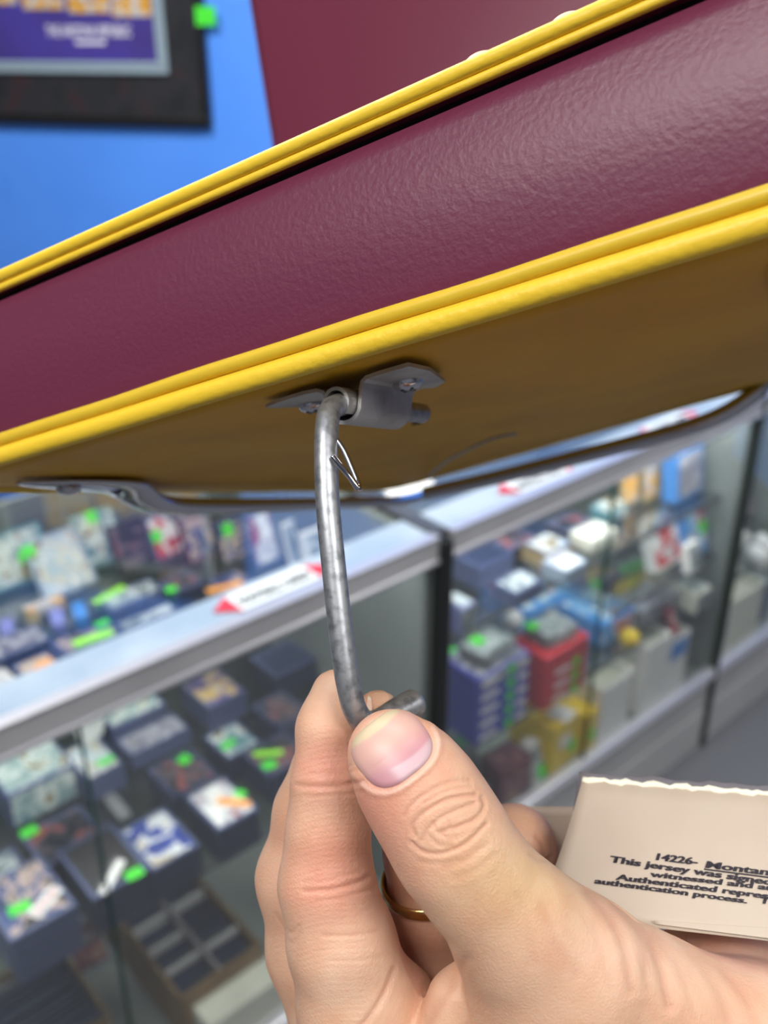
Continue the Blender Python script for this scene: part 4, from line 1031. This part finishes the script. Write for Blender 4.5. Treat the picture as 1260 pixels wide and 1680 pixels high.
nt.links.new(tc.outputs['Object'], n1.inputs['Vector']); nt.links.new(n1.outputs['Fac'], cr.inputs['Fac'])
nt.links.new(at.outputs['Color'], mx.inputs[6]); nt.links.new(cr.outputs['Color'], mx.inputs[7]); nt.links.new(mx.outputs[2], b.inputs['Base Color'])
n2 = nt.nodes.new('ShaderNodeTexVoronoi'); n2.inputs['Scale'].default_value = 1500
n3 = nt.nodes.new('ShaderNodeTexNoise'); n3.inputs['Scale'].default_value = 500; n3.inputs['Detail'].default_value = 4
ad = nt.nodes.new('ShaderNodeMath'); ad.operation = 'ADD'
nt.links.new(tc.outputs['Object'], n2.inputs['Vector']); nt.links.new(tc.outputs['Object'], n3.inputs['Vector'])
nt.links.new(n2.outputs['Distance'], ad.inputs[0]); nt.links.new(n3.outputs['Fac'], ad.inputs[1])
bp = nt.nodes.new('ShaderNodeBump'); bp.inputs['Strength'].default_value = .35; bp.inputs['Distance'].default_value = .00025
nt.links.new(ad.outputs[0], bp.inputs['Height']); nt.links.new(bp.outputs['Normal'], b.inputs['Normal'])
b.inputs['Roughness'].default_value = .48; b.inputs['Specular IOR Level'].default_value = .4
b.inputs['Subsurface Weight'].default_value = .22; b.inputs['Subsurface Radius'].default_value = (1, .3, .15); b.inputs['Subsurface Scale'].default_value = .004
def finish_skin(me, cw, col, name, parent=None, origin=None):
    o0 = np.array(origin) if origin is not None else np.zeros(3)
    me.vertices.foreach_set('co', (cw - o0).astype(np.float32).ravel())
    a = me.color_attributes.new('skin_tone', 'FLOAT_COLOR', 'POINT')
    a.data.foreach_set('color', np.concatenate([col, np.ones((len(col), 1))], 1).astype(np.float32).ravel())
    me.update(); o = link(name, me, m_skin, parent, True)
    if origin is not None: o.location = origin
    return o
horg = camw(cpt(800, 1500, .25))
hand = finish_skin(me, world_np(co2), col, 'person', origin=horg)
tag(hand, 'person whose hand pinches the metal hook rod between thumb and index finger', 'person')
def hl(p): return camw(p) - horg

# nails: curved plates laid on the finger surface
def march(x, y, z0=.20, z1=.33):
    r = np.array(cpt(x, y, 1.0)); z = z0
    for _ in range(60):
        d = float(hand_sdf(np.array([[r * z]], np.float32).reshape(1, 3))[0])
        if d < 1e-5: break
        z += d * .8
        if z > z1: break
    return r * z
def nail(name, c, ua, ub, ra, rb, lift, colf, label, nseg=22, depress=.0009, z0=.2):
    rings = 22; vs = []; fs = []; cl = []
    for i in range(rings + 1):
        s = i / rings
        for k in range(nseg * 4 if i else 1):
            a = 2 * math.pi * k / (nseg * 4)
            e = 2.9; cu, su = math.cos(a), math.sin(a)
            rr_ = (abs(cu) ** e + abs(su) ** e) ** (-1 / e)
            u_, v_ = s * rr_ * cu, s * rr_ * su
            x = c[0] + u_ * ra * ua[0] + v_ * rb * ub[0]; y = c[1] + u_ * ra * ua[1] + v_ * rb * ub[1]
            p = march(x, y, z0); n_ = -p / np.linalg.norm(p)
            edge_ = max(0, (s - .9) / .1)
            free = max(0, -v_ - .6) * .0006
            off = -depress + lift * (1 - .45 * edge_) + free
            vs.append(p + n_ * off); cl.append(colf(u_, v_, s))
    m_ = nseg * 4
    for k in range(m_): fs.append((0, 1 + k, 1 + (k + 1) % m_))
    for i in range(1, rings):
        for k in range(m_):
            a0, a1 = 1 + (i - 1) * m_ + k, 1 + (i - 1) * m_ + (k + 1) % m_; fs.append((a0, a0 + m_, a1 + m_, a1))
    # thickness
    n0 = len(vs); last = [1 + (rings - 1) * m_ + k for k in range(m_)]
    for k in last: p = vs[k]; vs.append(p + p / np.linalg.norm(p) * .0007); cl.append(cl[k])
    for k in range(m_): fs.append((last[k], n0 + k, n0 + (k + 1) % m_, last[(k + 1) % m_]))
    o = from_pydata(name, [hl(Vector(p)) for p in vs], fs, None, hand, True)
    a = o.data.color_attributes.new('nail_tone', 'FLOAT_COLOR', 'POINT')
    a.data.foreach_set('color', np.array([list(c_) + [1] for c_ in cl], np.float32).ravel())
    o.data.materials.append(m_nail); o['label'] = label
    return o
m_nail = bpy.data.materials.new('fingernail'); m_nail.use_nodes = True
nt = m_nail.node_tree; b = nt.nodes['Principled BSDF']; at = nt.nodes.new('ShaderNodeAttribute'); at.attribute_name = 'nail_tone'
nt.links.new(at.outputs['Color'], b.inputs['Base Color']); b.inputs['Roughness'].default_value = .42; b.inputs['Subsurface Weight'].default_value = .15; b.inputs['Subsurface Scale'].default_value = .002
def sst(x): x = max(0, min(1, x)); return x * x * (3 - 2 * x)
def thumb_nail_col(u_, v_, s):
    c = L3(216, 172, 160); k = sst((v_ + .3) / .9); c = c * (1 - k) + L3(194, 140, 148) * k
    k = sst((v_ - .50 + .25 * (u_ - .3) ** 2) / .10) * sst((u_ + .5) / .3) * .75; c = c * (1 - k) + L3(206, 180, 186) * k
    k = sst((-.66 - v_ + .05 * math.cos(u_ * 3)) / .10); return c * (1 - k) + L3(214, 196, 164) * k
nail('thumb_nail', NC, ux, uy, 64, 55, .0013, thumb_nail_col, 'pink thumbnail with pale free edge')
def small_col(u_, v_, s): return L3(236, 200, 178) if v_ > -.8 else L3(240, 226, 206)
nail('fingertip_nail', (606, 1172), (.35, .1), (0, 1), 14, 30, .0012, small_col, 'narrow fingernail edge', depress=.0004, z0=.25)

# gold ring, a pair of joined bands
rc_ = cpt(702, 1444, .2815); ax_ = (cpt(700, 1400, .2780) - cpt(714, 1480, .2850)).normalized()
ref = Vector((1, 0, 0)); e1 = (ref - ax_ * ref.dot(ax_)).normalized(); e2 = ax_.cross(e1)
vs = []; fs = []; NR = 72; pr = []
for k in range(16):
    a = 2 * math.pi * k / 16; pr.append((math.cos(a) * .00085 + (.0 if math.cos(a) < 0 else .0), math.sin(a) * .0019 ))
for i in range(NR):
    a = 2 * math.pi * i / NR; d_ = e1 * math.cos(a) + e2 * math.sin(a)
    for (x, y) in pr:
        groove = .00035 * math.exp(-(y / .0005) ** 2) if x > 0 else 0
        vs.append(camw(rc_ + d_ * (.0131 + x - groove) + ax_ * y))
for i in range(NR):
    for k in range(16): fs.append((i*16+k, i*16+(k+1) % 16, ((i+1) % NR)*16+(k+1) % 16, ((i+1) % NR)*16+k))
o = from_pydata('finger_ring', vs, fs, M_gold, None, True); tag(o, 'gold grooved ring on the finger behind the thumb', 'ring')

# ------------------------------------------------------------------ the folded paper tag held in the palm
CA, CB, CC = cpt(955, 1275, .292), cpt(880, 1500, .262), cpt(1420, 1562, .252)
CN = (CB - CA).cross(CC - CA).normalized()
if CN.z > 0: CN = -CN
def on_card(px_, py_, off=0.0):
    r = cpt(px_, py_, 1.0); k = (CA + CN * off).dot(CN) / r.dot(CN); return r * k
card = empty('folded_card'); card.location = camw(CA)
tag(card, 'folded cream paper card with printed authentication text, tucked behind the thumb', 'card')
def cl_(p): return camw(p) - camw(CA)
def sheet3(name, corner_px, off, th, m, nu_=24, nv_=10, jag=0.0, fn=on_card, bend=0.0):
    (a, b_, c, d_) = corner_px      # top-left, top-right, bottom-right, bottom-left
    vs = []; fs = []; rnd = random.Random(5)
    for s in (0, 1):
        rnd = random.Random(5)
        for j in range(nv_ + 1):
            for i in range(nu_ + 1):
                u_, v_ = i / nu_, j / nv_
                x = (a[0]*(1-u_)+b_[0]*u_)*(1-v_) + (d_[0]*(1-u_)+c[0]*u_)*v_; y = (a[1]*(1-u_)+b_[1]*u_)*(1-v_) + (d_[1]*(1-u_)+c[1]*u_)*v_
                if j == 0: y += rnd.uniform(-jag, jag)
                x += math.sin(v_ * math.pi) * bend * (1 - u_)
                vs.append(cl_(fn(x, y, off - s * th)))
    n0 = (nu_ + 1) * (nv_ + 1)
    for s in (0, 1):
        for j in range(nv_):
            for i in range(nu_):
                q = s*n0 + j*(nu_+1) + i; fs.append((q, q+1, q+nu_+2, q+nu_+1))
    for i in range(nu_):
        for q in (i, nv_*(nu_+1)+i): fs.append((q, q+1, q+1+n0, q+n0))
    for j in range(nv_):
        for q in (j*(nu_+1), j*(nu_+1)+nu_): fs.append((q, q+nu_+1, q+nu_+1+n0, q+n0))
    return from_pydata(name, vs, fs, m, card, True)
front = sheet3('front_leaf', ((955, 1281), (1420, 1318), (1420, 1562), (880, 1500)), 0, .0005, M_paper, bend=4)
# thick torn fold along the top
vs = []
P = [on_card(955 + i * 9, 1279 + i * 9 * .0795 + 1.6 * math.sin(i * 1.3) + 1.1 * math.sin(i * 2.9), -.0004) for i in range(52)]
v_, f_ = tube([cl_(p) for p in P], [.00095 + .00022 * math.sin(i * 1.1) for i in range(52)], 10)
from_pydata('torn_fold', v_, f_, M_paper_edge, card, True)
def on_back(px_, py_, off=0.0): return cpt(px_, py_, .318 - off)
sheet3('back_leaf', ((846, 1322), (1420, 1330), (1420, 1575), (840, 1470)), 0, .0005, M_paper, fn=on_back, jag=.6)
sheet3('grey_sheet', ((950, 1265), (1420, 1304), (1420, 1400), (940, 1330)), -.004, .0006, M_greysheet, jag=3.0)  # ragged grey sheet showing just above the card's top edge
sheet3('lower_flap', ((1072, 1510), (1420, 1532), (1420, 1560), (1076, 1516)), .0010, .0003, M_paper)
m_txt = M_ink
def card_text(s, x0, y0, x1, y1, hgt, shear=-.5, off=.00025):
    me = text_mesh(s, offset=.022); wd = max(v.co.x for v in me.vertices); kx = (x1 - x0) / wd; ky = hgt / .72
    for v in me.vertices:
        a, b_ = v.co.x * kx, v.co.y * ky
        v.co = cl_(on_card(x0 + a + b_ * .30, y0 + a * (y1 - y0) / (x1 - x0) - b_, off))
    return me
lines = [('14226-', 1071, 1410, 1142, 1419, 11), ('Montana', 1155, 1423, 1276, 1438, 11), ('This jersey was signed', 999, 1414, 1264, 1452, 10.5), ('witnessed and au', 1066, 1438, 1268, 1461, 9), ('Authenticated represe', 1010, 1443, 1272, 1476, 9.5), ('authentication process.', 974, 1449, 1224, 1482, 9), ('Th', 1245, 1481, 1272, 1485, 9.5)]
bm = bmesh.new()
for l_ in lines:
    me = card_text(*l_); bm.from_mesh(me)
    for dx_ in (.9, 1.8):
        bm.from_mesh(card_text(l_[0], l_[1] + dx_, l_[2], l_[3] + dx_, l_[4], l_[5], off=.00025 + dx_ * .00001))
q = [on_card(1155, 1424.5, .00025), on_card(1275, 1440, .00025), on_card(1275, 1442.5, .00025), on_card(1155, 1427, .00025)]
bm.faces.new([bm.verts.new(cl_(p)) for p in q])
from_bm('printed_text', bm, M_ink, card)

# ------------------------------------------------------------------ second hand holding the seat's front edge from above
def fing(t_, tipD, h, r): return [((np.array((-t_, tipD, h))), r*.86), (np.array((-t_ - .001, tipD + .02, h + .002)), r), (np.array((-t_ - .004, tipD + .045, h + .010)), r * 1.08), (np.array((-t_ - .010, tipD + .085, h + .004)), r * 1.2)]
FG = [fing(.0250, .0225, .0650, .0078), fing(.0480, .0225, .0668, .0078), fing(.0715, .0225, .0668, .0078), fing(.0900, .030, .0656, .0068)]
TH = [(np.array((-.003, .065, .0700)), .0085), (np.array((-.009, .090, .074)), .0105), (np.array((-.028, .12, .078)), .014)]
PM = [(np.array((-.033, .125, .080)), .017), (np.array((-.063, .13, .086)), .018), (np.array((-.095, .125, .082)), .015)]
WR = [(np.array((-.063, .135, .088)), .020), (np.array((-.078, .20, .10)), .024), (np.array((-.09, .29, .12)), .027)]
def hand2(P):
    pm = smin(chain(P, PM, .01), chain(P, WR, .012), .012); r = pm
    for g_ in FG: r = smin(r, smin(chain(P, g_, .004), pm, .008), .0012)
    return smin(r, smin(chain(P, TH, .005), pm, .01), .0012)
me, co, no = sdf_mesh('second_hand', hand2, (-.125, .008, .058), (.015, .322, .155), .0020, 1)
W3 = np.array(SM_W.to_3x3()); cw = co @ W3.T + np.array(SM_W.translation)
org = SM_W @ Vector((-.03, .02, .065))
h2 = finish_skin(me, cw, np.tile(L3(232, 186, 160), (len(co), 1)), 'person', origin=org)
tag(h2, 'person whose fingertips just show above the yellow upper edge of the seat', 'person')
